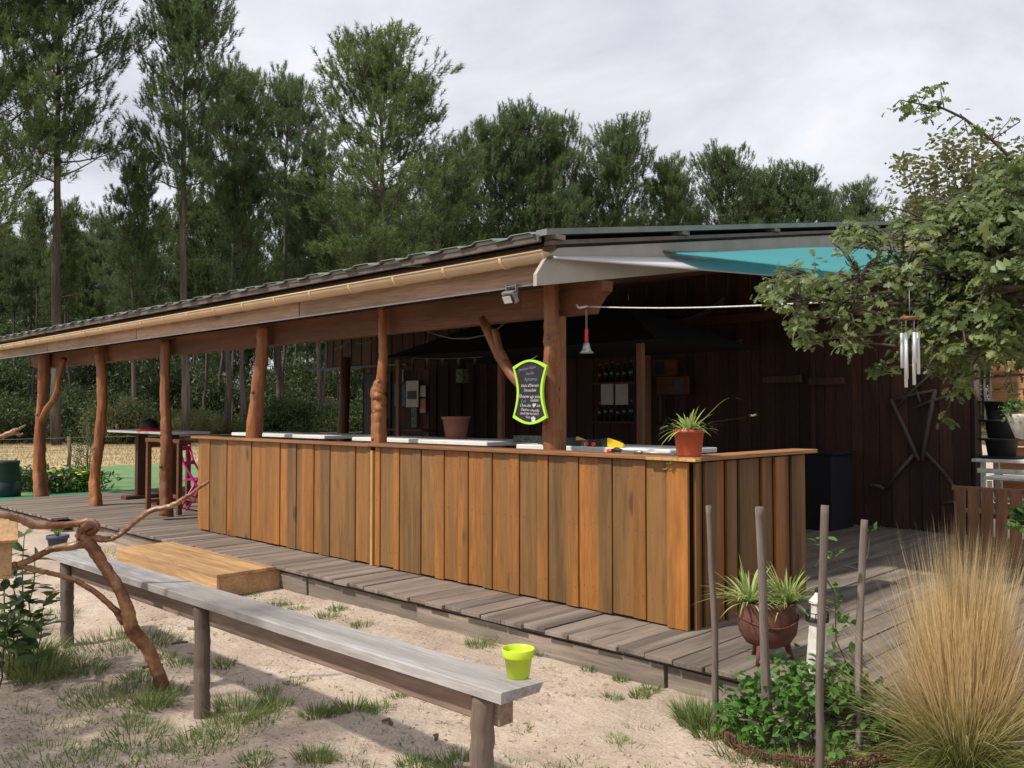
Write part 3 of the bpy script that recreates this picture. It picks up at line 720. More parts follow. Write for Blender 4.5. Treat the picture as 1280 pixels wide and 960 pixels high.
# ------------------------------------------------------------------ high tables behind the counter
def high_table(x0, x1, y0, y1, zt, label, legs=2):
    e = empty('high_table', ((x0+x1)/2, (y0+y1)/2, DZ), label, 'table', 'white topped high tables behind the counter')
    cbox('tabletop', ((x0+x1)/2, (y0+y1)/2, zt-.02), (x1-x0, y1-y0, .04), M['white'], e, .006)
    for k in range(legs):
        X = x0+(x1-x0)*(.25+.5*k)
        cbox('pedestal', (X, (y0+y1)/2, (zt-.04+DZ)/2+.02), (.11, .16, zt-.06-DZ), M['brownleg'], e, .005)
        cbox('foot', (X, (y0+y1)/2, DZ+.028), (.2, y1-y0-.1, .05), M['brownleg'], e, .005)
    return e
high_table(-5.08, -3.55, 5.22, 5.85, 1.295, 'white high table with tools behind the terracotta pot, nearest the corner')
high_table(-7.45, -5.45, 5.24, 5.9, 1.305, 'white high table carrying the big brown planter, behind the middle of the counter')
high_table(-9.98, -7.95, 5.24, 5.9, 1.31, 'white high table behind the left end of the counter')
high_table(-14.6, -12.35, 5.5, 6.15, 1.27, 'white high table in the open left deck part, a black and red helmet on it')
# big brown planter on the middle table
p = gy(570, 542, 5.62); e = empty('brown_planter', (p.x, 5.62, 1.305), 'big empty brown plastic planter standing on the middle high table', 'planter')
MB().lathe([(.001, 0), (.095, 0), (.10, .02), (.13, .19), (.142, .19), (.142, .215), (.132, .215), (.125, .19), (.09, .05), (.001, .05)], n=28).build('planter_body', M['terra2'], e)
MB().lathe([(.001, .0), (.11, .0), (.115, .016), (.1, .016)], n=24).build('saucer', M['terra2'], e)
# tools
def saw(px, Y, label, flip=1):
    p = gy(px, 551, Y); e = empty('hand_saw', (p.x, Y, 1.297), label, 'saw')
    m = MB(); m.prism([(0, 0), (.15*flip, 0), (.15*flip, .02), (.135*flip, .035), (0, .07)], -.012, .012, 1); h = m.build('grip', M['yellow'], e, bev=.003)
    MB().lathe([(.008, 0), (.008, .03)], n=10).build('hole', M['black'], h, ).location = (.125*flip, -.002, .022)
    m = MB(); m.prism([(-.004*flip, .0), (-.004*flip, .066), (-.42*flip, .035), (-.42*flip, 0)], -.0015, .0015, 1); m.build('blade', M['black'], e)
saw(760, 5.28, 'hand saw with bright yellow grip lying on the nearest high table right of the bell')
saw(721, 5.33, 'hand saw with dull yellow grip beside the orange handled tool', 1)
for k, px in enumerate((732, 741)):
    p = gy(px, 550, 5.26); e = empty('screwdriver', (p.x, 5.26, 1.297), ('left' if k == 0 else 'right')+' one of two orange ended screwdrivers lying on the nearest white table', 'tool', 'orange tools')
    m = MB(); m.tube([(0, 0, .016), (0, .08, .016)], [.016, .014], 10); m.build('grip', M['orange'], e)
    m = MB(); m.tube([(0, .08, .016), (0, .2, .012)], .004, 6); m.build('shaft', M['metal'], e)
p = gy(756, 561, 4.83); e = empty('garden_shears', (p.x, 4.86, 1.282), 'long black and red tool lying on the countertop below the yellow saw', 'tool', rz=-.12)
m = MB(); m.tube([(0, 0, .012), (.05, 0, .014)], [.012, .013], 8); m.build('red_tip', M['orange'], e)
m = MB(); m.tube([(.05, 0, .014), (.09, .0, .02), (.14, 0, .014)], [.014, .018, .012], 8); m.build('joint', M['black'], e)
m = MB(); m.tube([(.14, 0, .012), (.56, .02, .008)], [.009, .006], 8); m.tube([(.26, -.001, .012), (.33, 0, .011)], .011, 8); m.build('arm', M['metal'], e)
p = gy(690, 548, 5.7); e = empty('tool_box', (p.x-.12, 5.6, 1.297), 'flat grey green box lying behind the corner trunk post', 'box')
MB().box((0, 0, .03), (.36, .16, .06)).build('box_body', M['bamboo'], e, bev=.004)
# cap on the far table
p = gy(157, 538, 5.6); e = empty('bicycle_helmet', (-13.35, 5.66, 1.27), 'black helmet with red rim lying on the far left white table', 'helmet')
MB().lathe([(.135, .0), (.14, .05), (.11, .11), (.06, .145), (.001, .155)], n=16).build('shell', M['black'], e, org=(0, 0, 0)); e.children[-1].location = (-.02, 0, .03)
MB().lathe([(.001, 0), (.19, .0), (.195, .02), (.14, .045), (.001, .045)], n=16).build('rim', M['red'], e)
m = MB(); m.tube([(-.15, .05, .03), (-.30, .08, .05), (-.36, .02, .02)], .012, 6); m.build('strap', M['black'], e)
# brown trestle stand beside post C, pink chair
e = empty('brown_trestle', (-11.9, 5.4, DZ), 'low reddish brown trestle frame beside the third trunk post', 'stand')
for X, Y in ((-12.33, 5.22), (-12.33, 5.8), (-11.35, 5.22), (-11.35, 5.8)): cbox('leg', (X, Y, .67), (.06, .06, .96), M['beam'], e, .004)
for Y in (5.22, 5.8): cbox('top_rail', (-11.84, Y, 1.165), (1.08, .07, .05), M['beam'], e, .004)
cbox('side_rail', (-12.33, 5.51, 1.10), (.04, .52, .08), M['beam'], e, .004); cbox('cross_bar', (-11.84, 5.5, .36), (1.0, .05, .05), M['beam'], e, .004)
cbox('side_rail', (-12.33, 5.51, .3), (.04, .52, .05), M['beam'], e, .004)
def pink_chair(loc, rz):
    e = empty('folding_chair', loc, 'bright pink folding metal chair standing behind the third trunk post', 'chair', rz=rz)
    for s in (-1, 1):
        m = MB(); m.tube([(-.22, s*.2, 0), (.02, s*.2, .42), (.18, s*.2, .70), (.24, s*.2, .92)], .016, 8); m.build('leg', M['pink'], e)
        m = MB(); m.tube([(.26, s*.18, 0), (.0, s*.18, .45)], .016, 8); m.build('leg', M['pink'], e)
    m = MB()
    for k in range(7): m.box((-.16+k*.055, 0, .455), (.046, .42, .014))
    m.build('seat', M['pink'], e, bev=.003)
    m = MB()
    for z, xx in ((.68, .165), (.88, .23)): m.box((xx, 0, z), (.014, .42, .055))
    m.build('backrest', M['pink'], e, bev=.003)
    m = MB()
    for z, xx in ((.2, -.1), (.2, .15)): m.tube([(xx, -.19, z), (xx, .19, z)], .01, 6)
    m.build('stretcher', M['pink'], e)
pink_chair((-11.5, 5.6, DZ), 3.95)

# ------------------------------------------------------------------ things on the shelter front
p = gx(662, 365, -4.42); fl = empty('floodlight', (-4.42, 4.50, 2.42), 'small square grey floodlight fixed under the gutter end', 'lamp')
fl.scale = (.8, .8, .8)
R_ = Matrix.Rotation(.5, 3, 'X')
m = MB(); m.box((0, -.02, -.03), (.15, .045, .115), R_); m.build('housing', M['metal'], fl, bev=.005)
m = MB(); m.box((0, -.052, -.055), (.125, .008, .085), R_); m.build('lens_rim', M['black'], fl)
m = MB(); m.box((0, -.058, -.058), (.1, .006, .065), R_); m.build('lens', M['paper'], fl)
m = MB(); m.box((.06, .0, .03), (.006, .03, .12)); m.box((-.06, .0, .03), (.006, .03, .12)); m.box((0, .0, .07), (.12, .03, .006)); m.build('bracket', M['metal'], fl)
# bell
bp = gy(733, 388, 4.98); be = empty('hand_bell', (bp.x, 4.98, bp.z), 'silver hand bell with red handle hanging by a chain from the beam end', 'bell')
s = (bp-O).dot(FV)/FPX
m = MB()
for k in range(7):
    zc = -k*3.4*s-.005; m.tube([(math.cos(t)*.007*(k % 2 == 0), math.cos(t)*.007*(k % 2), zc+math.sin(t)*.013) for t in np.linspace(0, 2*PI, 9)], .0022, 5, cap=False)
m.build('chain', M['metal'], be)
MB().lathe([(.003, -22*s), (.014, -24*s), (.012, -32*s), (.015, -38*s), (.008, -40*s)], n=14).build('handle', M['red'], be)
MB().lathe([(.006, -39*s), (.022, -41*s), (.03, -46*s), (.036, -50*s), (.056, -53.5*s), (.052, -53.7*s), (.03, -49*s), (.02, -43*s)], n=24).build('bell_body', M['metal'], be)
# rope from beam end into the oak
a = bp+Vector((-.02, 0, .03)); b = at(1045, 377, 4.3)
m = MB(); m.tube([a.lerp(b, t/10)-Vector((0, 0, .02*math.sin(PI*t/10))) for t in range(11)], .0045, 6); m.tube([a+Vector((-.03, -.05, .01)), a+Vector((.0, -.06, -.015)), a+Vector((.03, 0, .0))], .009, 6)
tag(m.build('white_rope', M['rope'], None, a), 'taut white rope running from the beam end to the oak', 'rope')
# sails
def sail(corners, name, mat, label, sag, rope=True):
    A, B, C_ = [Vector(c) for c in corners]; n = 14; V = []; idx = {}
    for i in range(n+1):
        for j in range(n+1-i):
            u, v = i/n, j/n; w = 1-u-v
            f = u*v*w*27; ed = (u*v+v*w+u*w)
            ctr = (A+B+C_)/3
            p = A*w+B*u+C_*v; p = p.lerp(ctr, .22*ed*(1-f*.9)); p.z -= sag*f
            idx[i, j] = len(V); V.append(p)
    Fs = []
    for i in range(n):
        for j in range(n-i):
            Fs.append((idx[i, j], idx[i+1, j], idx[i, j+1]))
            if i+j < n-1: Fs.append((idx[i+1, j], idx[i+1, j+1], idx[i, j+1]))
    e = empty(name, A, label, 'shade sail'); m = MB(); m.add(V, Fs, True); o = m.build('cloth', mat, e, A, world=True)
    md = o.modifiers.new('t', 'SOLIDIFY'); md.thickness = .003
    m = MB()
    for ed in ([(i, 0) for i in range(n+1)], [(0, j) for j in range(n+1)], [(i, n-i) for i in range(n+1)]):
        m.tube([V[idx[q]]+Vector((0, 0, -.004)) for q in ed], .009, 6)
    m.build('hem', mat, e, A, world=True)
    m = MB()
    for c in (A, B, C_):
        d = (c-(A+B+C_)/3).normalized(); m.tube([c, c+d*.06], .014, 6)
    m.build('corner_ring', M['rail'], e, A, world=True)
    return e
sail((gx(690, 321, XR+.03), at(1130, 358, 8.8), at(1010, 322, 8.9)), 'white_shade_sail', M['sailw'], 'white shade sail stretched from the gutter corner under the turquoise one', .0)
sail((gx(836, 315, XR+.03), (-1.6, 5.9, 2.3), (XR+.06, 10.3, rz(10.3)+.02)), 'turquoise_shade_sail', M['sailt'], 'turquoise shade sail hanging from the gable towards the oak', -.10)  # hidden right corner placed so the sail shades the deck end
# chalkboard
cbp = gy(663, 490, 4.74); cb = empty('chalk_menu_board', (cbp.x, 4.74, cbp.z), 'hourglass shaped chalk menu board with lime green rim hanging beside the corner post', 'menu board')
s = (cbp-O).dot(FV)/FPX
def outline(hw, hh, waist, bulge):
    P = []
    for k in range(9): t = k/8; P.append((-hw+2*hw*t, hh+bulge*math.sin(PI*t)))
    for k in range(1, 9): t = k/8; P.append((hw-waist*math.sin(PI*t), hh-2*hh*t))
    for k in range(1, 9): t = k/8; P.append((hw-2*hw*t, -hh-bulge*math.sin(PI*t)))
    for k in range(1, 8): t = k/8; P.append((-hw+waist*math.sin(PI*t), -hh+2*hh*t))
    return P
fs = 1/(RV.x)            # the board faces the deck edge, so its width is foreshortened
hw, hh = 21.5*s*1.36, 32*s
out = outline(hw, hh, 5.5*s*1.36, 8.5*s); inn = outline(hw-.021, hh-.016, 5.5*s*1.36, 8.5*s)
m = MB(); n = len(out); V = [(a, -.012, b) for a, b in out]+[(a, -.012, b) for a, b in inn]+[(a, .008, b) for a, b in out]+[(a, .008, b) for a, b in inn]
Fs = []
for i in range(n):
    j = (i+1) % n; Fs += [(i, j, n+j, n+i), (2*n+i, 3*n+i, 3*n+j, 2*n+j), (i, 2*n+i, 2*n+j, j), (n+i, n+j, 3*n+j, 3*n+i)]
m.add(V, Fs); m.build('rim', M['limef'], cb)
m = MB(); m.prism(inn, -.004, .004, 1); m.build('slate', M['chalk'], cb)
def chalk(txt, x, z, size, mat, rot=0.):
    cu = bpy.data.curves.new('t', 'FONT'); cu.body = txt; cu.size = size; cu.extrude = .0004; cu.align_x = 'CENTER'; cu.shear = .25; cu.resolution_u = 2
    o = bpy.data.objects.new('t', cu); COL.objects.link(o); dg = bpy.context.evaluated_depsgraph_get()
    me = bpy.data.meshes.new_from_object(o.evaluated_get(dg)); bpy.data.objects.remove(o)
    me.materials.clear(); link('chalk_text', me, mat, cb, (x, -.0062, z), (PI/2, -rot, 0))
U_ = 2*hh/64
for txt, px, pz, sz, mt, ro in (('Jambon blanc', -4, 28, 6.5, 'chalkb', .12), ('Vanille', 0, 21.5, 6.5, 'chalkb', .05), ('Agrumes', 1, 14, 7.5, 'chalkb', .0), ("Hola d'Demain", 0, 6.5, 6, 'chalkw', 0),
    ('Smoothie', 0, .5, 6.5, 'chalkw', 0), ('Shoow up you', -1, -7.5, 7.5, 'chalkw', -.02), ('Café', -11, -13, 6, 'chalkb', 0), ('Gelato', 8, -12, 6.5, 'chalkw', 0), ('Chocolat \u2665 lait', 0, -18.5, 6.2, 'chalkw', -.02),
    ('Gaufres chantilly', 0, -24, 5.6, 'chalkw', -.06), ('MARTINI RICARD', -1, -28.5, 4.8, 'chalkw', -.03), ('Cola zéro', 1, -33, 5, 'chalkw', -.08)):
    chalk(txt, px*U_, pz*U_, sz*U_*.84, M[mt], ro)
m = MB(); m.lathe([(.001, 0), (1, 0)], n=16); m = MB(); m.add([(math.cos(t)*3.3*U_+6*U_, -.0062, math.sin(t)*4.2*U_-34.5*U_) for t in np.linspace(0, 2*PI, 15)[:-1]], [tuple(range(14))]); m.build('chalk_blob', M['chalkw'], cb)
m = MB(); m.tube([(0, 0, hh+8*s), (0, .08, hh+14*s)], .003, 5); m.build('hook', M['wire'], cb)

# ------------------------------------------------------------------ potted plants
def spider(parent, c, n, L0, seed, up=.5, w=.014, extra=(), dr=1.):
    r = np.random.default_rng(seed); m = MB()
    for k in range(n):
        th = r.uniform(0, 2*PI); el = r.uniform(.35, 1.35); Ln = L0*r.uniform(.6, 1.15)
        d = Vector((math.cos(th)*math.cos(el), math.sin(th)*math.cos(el), math.sin(el))); b = Vector(c)+Vector((d.x, d.y, 0))*.02
        pts = []
        for i in range(7):
            t = i/6; q = b+d*Ln*t; q.z -= dr*Ln*t*t*(.6+.35*(k % 3)/2-.25*el); pts.append(q)
        m.ribbon(pts, w*r.uniform(.8, 1.3))
    for pts, ww in extra: m.ribbon(pts, ww)
    return m.build('leaves', M['spider'], parent)
p = Vector((-3.12, 4.80, 1.281)); pot = empty('spider_plant_pot', p, 'terracotta red pot with a spider plant standing on the counter corner', 'potted plant')
MB().lathe([(.001, 0), (.072, 0), (.078, .01), (.094, .15), (.1, .15), (.1, .172), (.092, .172), (.088, .15), (.001, .145)], n=28).build('pot', M['terra'], pot)
MB().lathe([(.001, .156), (.088, .152)], n=20).build('soil', M['soil'], pot)
def arc(p0, p1, h, n=7):
    p0 = Vector(p0); p1 = Vector(p1); return [p0.lerp(p1, i/(n-1))+Vector((0, 0, h*math.sin(PI*i/(n-1)))) for i in range(n)]
ex = [(arc((.02, 0, .16), (.12, .10, .30), .0)+arc((.12, .10, .30), (.26, .26, .35), .05)[1:], .009),
      ([(-.03, 0, .17), (-.12, -.06, .25), (-.16, -.09, .16), (-.17, -.1, .02), (-.14, -.08, -.09)], .011),
      ([(.04, 0, .17), (.12, .08, .22), (.22, .2, .24), (.3, .28, .255)], .009)]
spider(pot, (0, 0, .15), 70, .26, 3, w=.018, extra=ex, dr=.85)
m = MB()
for c_ in ((.3, .28, .255), (-.13, -.08, -.09), (-.08, -.11, -.05)):
    for k in range(9):
        th = k*2.4; m.ribbon([Vector(c_)+Vector((math.cos(th), math.sin(th), .6-.12*(k % 5)))*t*.035 for t in (0, .5, 1)], .012)
m.build('plantlet', M['spider'], pot)
# cauldron on the deck
p = Vector((-2.42, 4.50, DZ)); cd = empty('rusty_cauldron', p, 'rusty three legged iron cauldron planted with two spider plants, on the deck edge', 'planter')
MB().lathe([(.001, .075), (.06, .08), (.12, .105), (.155, .16), (.165, .22), (.155, .275), (.150, .31), (.162, .335), (.152, .335), (.14, .31), (.001, .30)], n=32).build('kettle', M['rust'], cd)
m = MB(); m.tube([(math.cos(t)*.168, math.sin(t)*.168, .235+.02*math.sin(t*2)) for t in np.linspace(0, 2*PI, 25)], .005, 6, cap=False); m.build('handle', M['rust'], cd)
for k in range(3):
    th = k*2*PI/3+.6; m = MB(); m.tube([(math.cos(th)*.1, math.sin(th)*.1, .11), (math.cos(th)*.12, math.sin(th)*.12, .04), (math.cos(th)*.135, math.sin(th)*.135, 0)], [.02, .014, .012], 8); m.build('leg', M['rust'], cd)
spider(cd, (-.08, -.06, .31), 110, .33, 5, w=.015, dr=.75); spider(cd, (.08, .07, .31), 110, .33, 8, w=.015, dr=.75)
# little lighthouse
p = gz(1012, 845, DZ); p = Vector((-2.13, 4.50, DZ)); lh = empty('toy_lighthouse', p, 'small white wooden lighthouse ornament with a dark gallery', 'ornament')
MB().lathe([(.001, 0), (.062, 0), (.04, .27), (.001, .27)], n=10, smooth=False).build('tower', M['whitep'], lh)
MB().lathe([(.03, .262), (.062, .268), (.062, .282), (.03, .284)], n=10, smooth=False).build('gallery', M['black'], lh)
m = MB()
for k in range(10): th = k*PI/5; m.tube([(math.cos(th)*.058, math.sin(th)*.058, .28), (math.cos(th)*.058, math.sin(th)*.058, .315)], .003, 4)
m.tube([(math.cos(t)*.058, math.sin(t)*.058, .315) for t in np.linspace(0, 2*PI, 16)], .003, 4); m.build('railing', M['black'], lh)
MB().lathe([(.033, .28), (.031, .36), (.043, .365), (.043, .375), (.02, .40), (.001, .43)], n=10, smooth=False).build('lantern_room', M['whitep'], lh)
MB().lathe([(.008, .42), (.014, .435), (.001, .45)], n=8).build('finial', M['black'], lh)
# lime pot on the bench, blue pot at its far end
BZ = .60
p = gz(643, 848, BZ); e = empty('lime_pot', (p.x, p.y+.02, BZ), 'small empty lime green pot standing on the near end of the bench', 'pot')
MB().lathe([(.001, 0), (.038, 0), (.041, .003), (.0515, .074), (.057, .075), (.0575, .079), (.0605, .104), (.059, .106), (.056, .104), (.052, .08), (.036, .015), (.001, .012)], n=32).build('pot_body', M['lime'], e)
MB().lathe([(.001, .085), (.054, .085)], n=24).build('filling', M['lime'], e)
p = gz(68, 688, BZ); e = empty('blue_pot', (p.x, p.y+.02, BZ), 'blue grey bowl with sprouting plant on the far end of the bench', 'pot')
MB().lathe([(.001, 0), (.05, 0), (.066, .08), (.074, .08), (.074, .105), (.068, .105), (.06, .09), (.001, .085)], n=24).build('pot_body', M['bluepot'], e)
m = MB()
for k in range(14):
    th = k*2.4; m.ribbon([Vector((0, 0, .09))+Vector((math.cos(th)*.05*t, math.sin(th)*.05*t, .07*t)) for t in (0, .5, 1)], .01)
m.build('sprouts', M['smallleaf'], e)

# ------------------------------------------------------------------ long bench
bn = empty('long_bench', (-4.3, 2.2, 0), 'long silvery grey plank bench on round log legs crossing the foreground', 'bench')
def bY(X): return 2.165+.0155*(X+6.5)
XB0, XB1 = -6.52, -2.15
m = MB(); n = 24; V = []
for i in range(n+1):
    X = XB0+(XB1-XB0)*i/n; Y = bY(X); w = .098+.003*noise.noise(Vector((X*2, 3, 0)))
    if i == n: X -= .0
    dz = .004*noise.noise(Vector((X, 0, 5)))
    for (yy, zz) in ((-w, BZ-.04), (-w, BZ-.004), (-w+.005, BZ), (w-.005, BZ), (w, BZ-.004), (w, BZ-.04)): V.append((X+(.018 if i == n and zz > BZ-.03 and yy > 0 else 0), Y+yy+.002*noise.noise(Vector((X*5, yy*9, 1))), zz+dz))
Fs = [(i*6+j, i*6+(j+1) % 6, (i+1)*6+(j+1) % 6, (i+1)*6+j) for i in range(n) for j in range(6)]+[tuple(range(6)), tuple(range(n*6+5, n*6-1, -1))]
m.add(V, Fs); m.build('seat_plank', M['bench'], bn, (-4.3, 2.2, 0), world=True)
a = math.atan(.0155)
cbox('rail', (-4.36, bY(-4.36)+.012, BZ-.04-.058), (4.26, .075, .114), M['bench_rail'], bn, .004, rot=(0, 0, a))
for X, yo, lean in ((-6.32, -.0, .02), (-4.40, -.008, .015), (-2.29, -.012, -.01)):
    Y = bY(X)-.035+yo; m = MB(); zs = np.linspace(-.15, BZ-.043, 26)
    m.tube([(X+lean*(1-z/BZ)+random.uniform(-.004, .004), Y+random.uniform(-.003, .003), z) for z in zs], [.041+random.uniform(-.001, .001) for z in zs], 20, jit=.012, gn=.10)
    for z_, a_ in ((.3, -1.2), (.15, -.4)):
        m.tube([(X, Y, z_), (X+math.sin(a_)*.056, Y-.05, z_+.006)], [.014, .008], 6)
    m.build('log_leg', M['log'], bn, (X, Y, 0), world=True)

# ------------------------------------------------------------------ branch sculpture with bird house
BD = 4.95
br = empty('branch_sculpture', gz(203, 858), 'big forked varnished branch standing on the sand, carrying the bird house', 'branch')
def limb(name, pts, rad, par, d=None, n=12):
    P = [at(px, py, dd) for px, py, dd in pts]; k = len(P); fine = []; rf = []
    for i in range(k-1):
        p0 = P[max(i-1, 0)]; p1 = P[i]; p2 = P[i+1]; p3 = P[min(i+2, k-1)]
        for s_ in range(8):
            t = s_/8
            q = .5*((2*p1)+(p2-p0)*t+(2*p0-5*p1+4*p2-p3)*t*t+(3*p1-p0-3*p2+p3)*t**3)
            fine.append(q+Vector((random.uniform(-1, 1), random.uniform(-1, 1), random.uniform(-1, 1)))*.0025); rf.append((rad[i]+(rad[i+1]-rad[i])*t)*random.uniform(.95, 1.06))
    fine.append(P[-1]); rf.append(rad[-1])
    m = MB(); m.tube(fine, [q*.78 for q in rf], 16, jit=.015, gn=.22); return m.build(name, M['branch'], par, P[0], world=True)
limb('stem', [(205, 866, 4.96), (196, 838, 4.95), (184, 810, 4.93), (166, 788, 4.9), (160, 765, 4.88), (148, 735, 4.86), (128, 705, 4.85), (112, 680, 4.83), (103, 664, 4.82)], [.052, .046, .043, .048, .044, .036, .036, .042, .032], br)
limb('limb', [(98, 670, 4.84), (120, 660, 4.82), (113, 652, 4.8), (92, 655, 4.78), (60, 657, 4.7), (40, 656, 4.65), (22, 648, 4.6), (-10, 642, 4.5), (-60, 636, 4.4)], [.03, .028, .024, .022, .024, .023, .022, .02, .02], br)
limb('limb', [(112, 664, 4.83), (117, 672, 4.84), (135, 674, 4.84), (152, 667, 4.84), (172, 650, 4.84), (190, 638, 4.84), (212, 633, 4.84), (235, 620, 4.84), (262, 601, 4.84)], [.028, .022, .018, .018, .018, .019, .017, .014, .01], br)
limb('limb', [(112, 678, 4.83), (85, 683, 4.8), (62, 687, 4.78), (42, 698, 4.75), (22, 706, 4.72)], [.034, .026, .025, .024, .022], br)
limb('limb', [(156, 778, 4.89), (140, 758, 4.86), (112, 736, 4.84), (92, 725, 4.82), (62, 716, 4.78), (40, 712, 4.74), (16, 704, 4.72)], [.03, .02, .019, .02, .017, .017, .018], br)
limb('pale_stub', [(98, 672, 4.82), (103, 662, 4.8), (108, 658, 4.77)], [.02, .03, .022], br)
limb('limb', [(22, 706, 4.72), (0, 712, 4.7), (-40, 740, 4.66)], [.022, .02, .02], br)
limb('limb', [(-70, 610, 4.35), (-30, 575, 4.4), (-8, 552, 4.42), (8, 543, 4.43), (20, 539, 4.44)], [.02, .02, .018, .017, .02], br)
limb('twig_fork', [(18, 539, 4.44), (26, 535, 4.44), (32, 531, 4.44)], [.012, .008, .004], br); limb('twig_fork', [(18, 540, 4.44), (24, 544, 4.44), (29, 542, 4.44)], [.014, .011, .006], br)
bh = empty('bird_house', at(-6, 718, 4.68), 'small pale pine bird house with sloping roof at the left edge', 'bird house', rz=-.25)
W2, D2 = .17, .15
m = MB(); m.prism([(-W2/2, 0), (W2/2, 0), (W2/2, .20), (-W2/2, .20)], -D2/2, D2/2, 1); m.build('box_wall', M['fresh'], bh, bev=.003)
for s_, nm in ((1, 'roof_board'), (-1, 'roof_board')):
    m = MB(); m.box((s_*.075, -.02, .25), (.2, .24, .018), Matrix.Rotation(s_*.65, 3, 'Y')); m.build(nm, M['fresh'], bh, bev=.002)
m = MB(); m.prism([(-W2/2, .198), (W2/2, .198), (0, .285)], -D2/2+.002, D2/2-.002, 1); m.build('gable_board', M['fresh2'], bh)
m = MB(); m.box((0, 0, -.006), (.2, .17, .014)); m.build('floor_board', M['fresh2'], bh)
m = MB(); m.lathe([(.001, 0), (.018, 0), (.018, .004)], n=14); o = m.build('entrance_hole', M['black'], bh); o.rotation_euler = (PI/2, 0, 0); o.location = (0, -D2/2-.001, .12)

# ------------------------------------------------------------------ stakes, shrub, edging on the right
def stake(bx_, by_, tx, ty, w, label, mid=0):
    b = gz(bx_, by_); dpt = (b-O).dot(FV); t = at(tx, ty, dpt+.02); r_ = w*dpt/FPX/2
    kk = 26; pts = [b.lerp(t, k/kk)+Vector((mid*math.sin(PI*k/kk)+  .0022*math.sin(k*.45+bx_), .002*math.sin(k*.6), 0)) for k in range(kk+1)]; pts[0].z = -.08
    m = MB(); m.tube(pts, [r_*(.88-.12*k/len(pts)) for k in range(len(pts))], 14, jit=.02, gn=.24)
    return tag(m.build('wooden_stake', M['stake'], None, b), label, 'stake', 'grey stakes around the leafy shrub')
stake(895, 914, 885, 632, 9.5, 'thinnest grey stake, left of the rusty cauldron', .012)
stake(961, 936, 949, 634, 14, 'thick grey stake standing in front of the rusty cauldron')
stake(1024, 975, 1032, 632, 12.5, 'grey stake in front of the toy lighthouse with a tendril round it', -.008)
stake(1074, 940, 1081, 650, 11, 'leaning grey stake between the lighthouse and the tall dry grass', -.012)
def leaf_clump(name, mat, centers, nper, spread, size, shape, parent, up=.3, label=None):
    C = np.array([list(c) for c in centers]); n = len(C)*nper
    base = np.repeat(C, nper, 0)+rng.normal(size=(n, 3))*spread
    d = unit(rng.normal(size=(n, 3))*np.array([1, 1, .6])+np.array([0, 0, up])); nr = unit(rng.normal(size=(n, 3))*.5+np.array([0, 0, 1.]))
    V, Fc = leaves(base, d, nr, size*rng.uniform(.7, 1.2, n), shape)
    return link(name, tris_mesh(name, V, Fc, mat), None, parent, label=label)
shp = Vector((-1.93, 3.98, 0)); se = empty('leafy_shrub', (0, 0, 0), 'low bright green shrub with small leaves between the grey stakes', 'shrub')
cs = []
for k in range(75):
    th = random.uniform(0, 2*PI); rr = .36*math.sqrt(random.random()); z = random.uniform(.06, .37)*(1-(rr/.5)**2)
    cs.append(shp+Vector((math.cos(th)*rr*1.15*.713-math.sin(th)*rr*.5, math.cos(th)*rr*1.15*.701+math.sin(th)*rr*.5, z+.03)))
leaf_clump('leaves', M['smallleaf'], cs, 15, .035, .052, OVAL, se)
m = MB()
for c_ in cs[::3]: m.tube([shp+Vector((random.uniform(-.1, .1), random.uniform(-.1, .1), 0)), shp.lerp(c_, .6)+Vector((0, 0, .03)), c_], .004, 5)
m.build('stems', M['stick'], se)
vn = empty('climbing_tendril', (0, 0, 0), 'thin climbing tendril with a few leaves winding between the two right stakes', 'climber')
vp = [at(*c) for c in ((1072, 860, 4.15), (1045, 800, 4.15), (1044, 760, 4.14), (1040, 735, 4.12), (1030, 720, 4.02), (1020, 708, 3.95), (1030, 690, 3.93), (1042, 700, 3.98), (1055, 708, 4.1), (1075, 712, 4.2), (1085, 695, 4.2), (1087, 672, 4.2), (1078, 668, 4.2), (1084, 660, 4.2))]
m = MB(); m.tube(vp, .0035, 6); m.build('stem', M['stick'], vn)
leaf_clump('leaves', M['smallleaf'], [at(*c) for c in ((1048, 735, 4.1), (1050, 750, 4.13), (1047, 770, 4.14), (1040, 790, 4.1), (1055, 775, 4.1), (1024, 674, 3.95), (1086, 662, 4.2), (1062, 790, 4.1), (1043, 694, 4.0))], 5, .018, .048, OVAL, vn)
# rusty woven edging ring
eg = empty('rusty_edging', (0, 0, 0), 'low rusty wire edging curving round the foot of the leafy shrub', 'edging')
for k in range(34):
    t = k/33; th = PI*(1.02+t*1.0)
    p = Vector((-1.93, 3.98, 0))+F0*-(-math.sin(th))*(.36)*-1+RV*math.cos(th)*.42
    p = shp+RV*(math.cos(th)*.42)+F0*(math.sin(th)*.36); p.z = 0
    tn = (RV*(-math.sin(th))+F0*math.cos(th)).normalized()
    m = MB()
    ht = random.uniform(.04, .085)
    for s_ in range(7): a_ = tn*random.uniform(-.03, .03); m.tube([p+a_, p+a_+tn*random.uniform(-.015, .015)+Vector((0, 0, ht*.5)), p+a_*1.2+F0*random.uniform(-.015, .015)+Vector((0, 0, ht*random.uniform(.75, 1.1)))], .0028, 4)
    m.tube([p-tn*.03+Vector((0, 0, ht*.9)), p+tn*.03+Vector((0, 0, ht*.92))], .005, 5)
    m.build('wire_loop', M['rust'], eg)
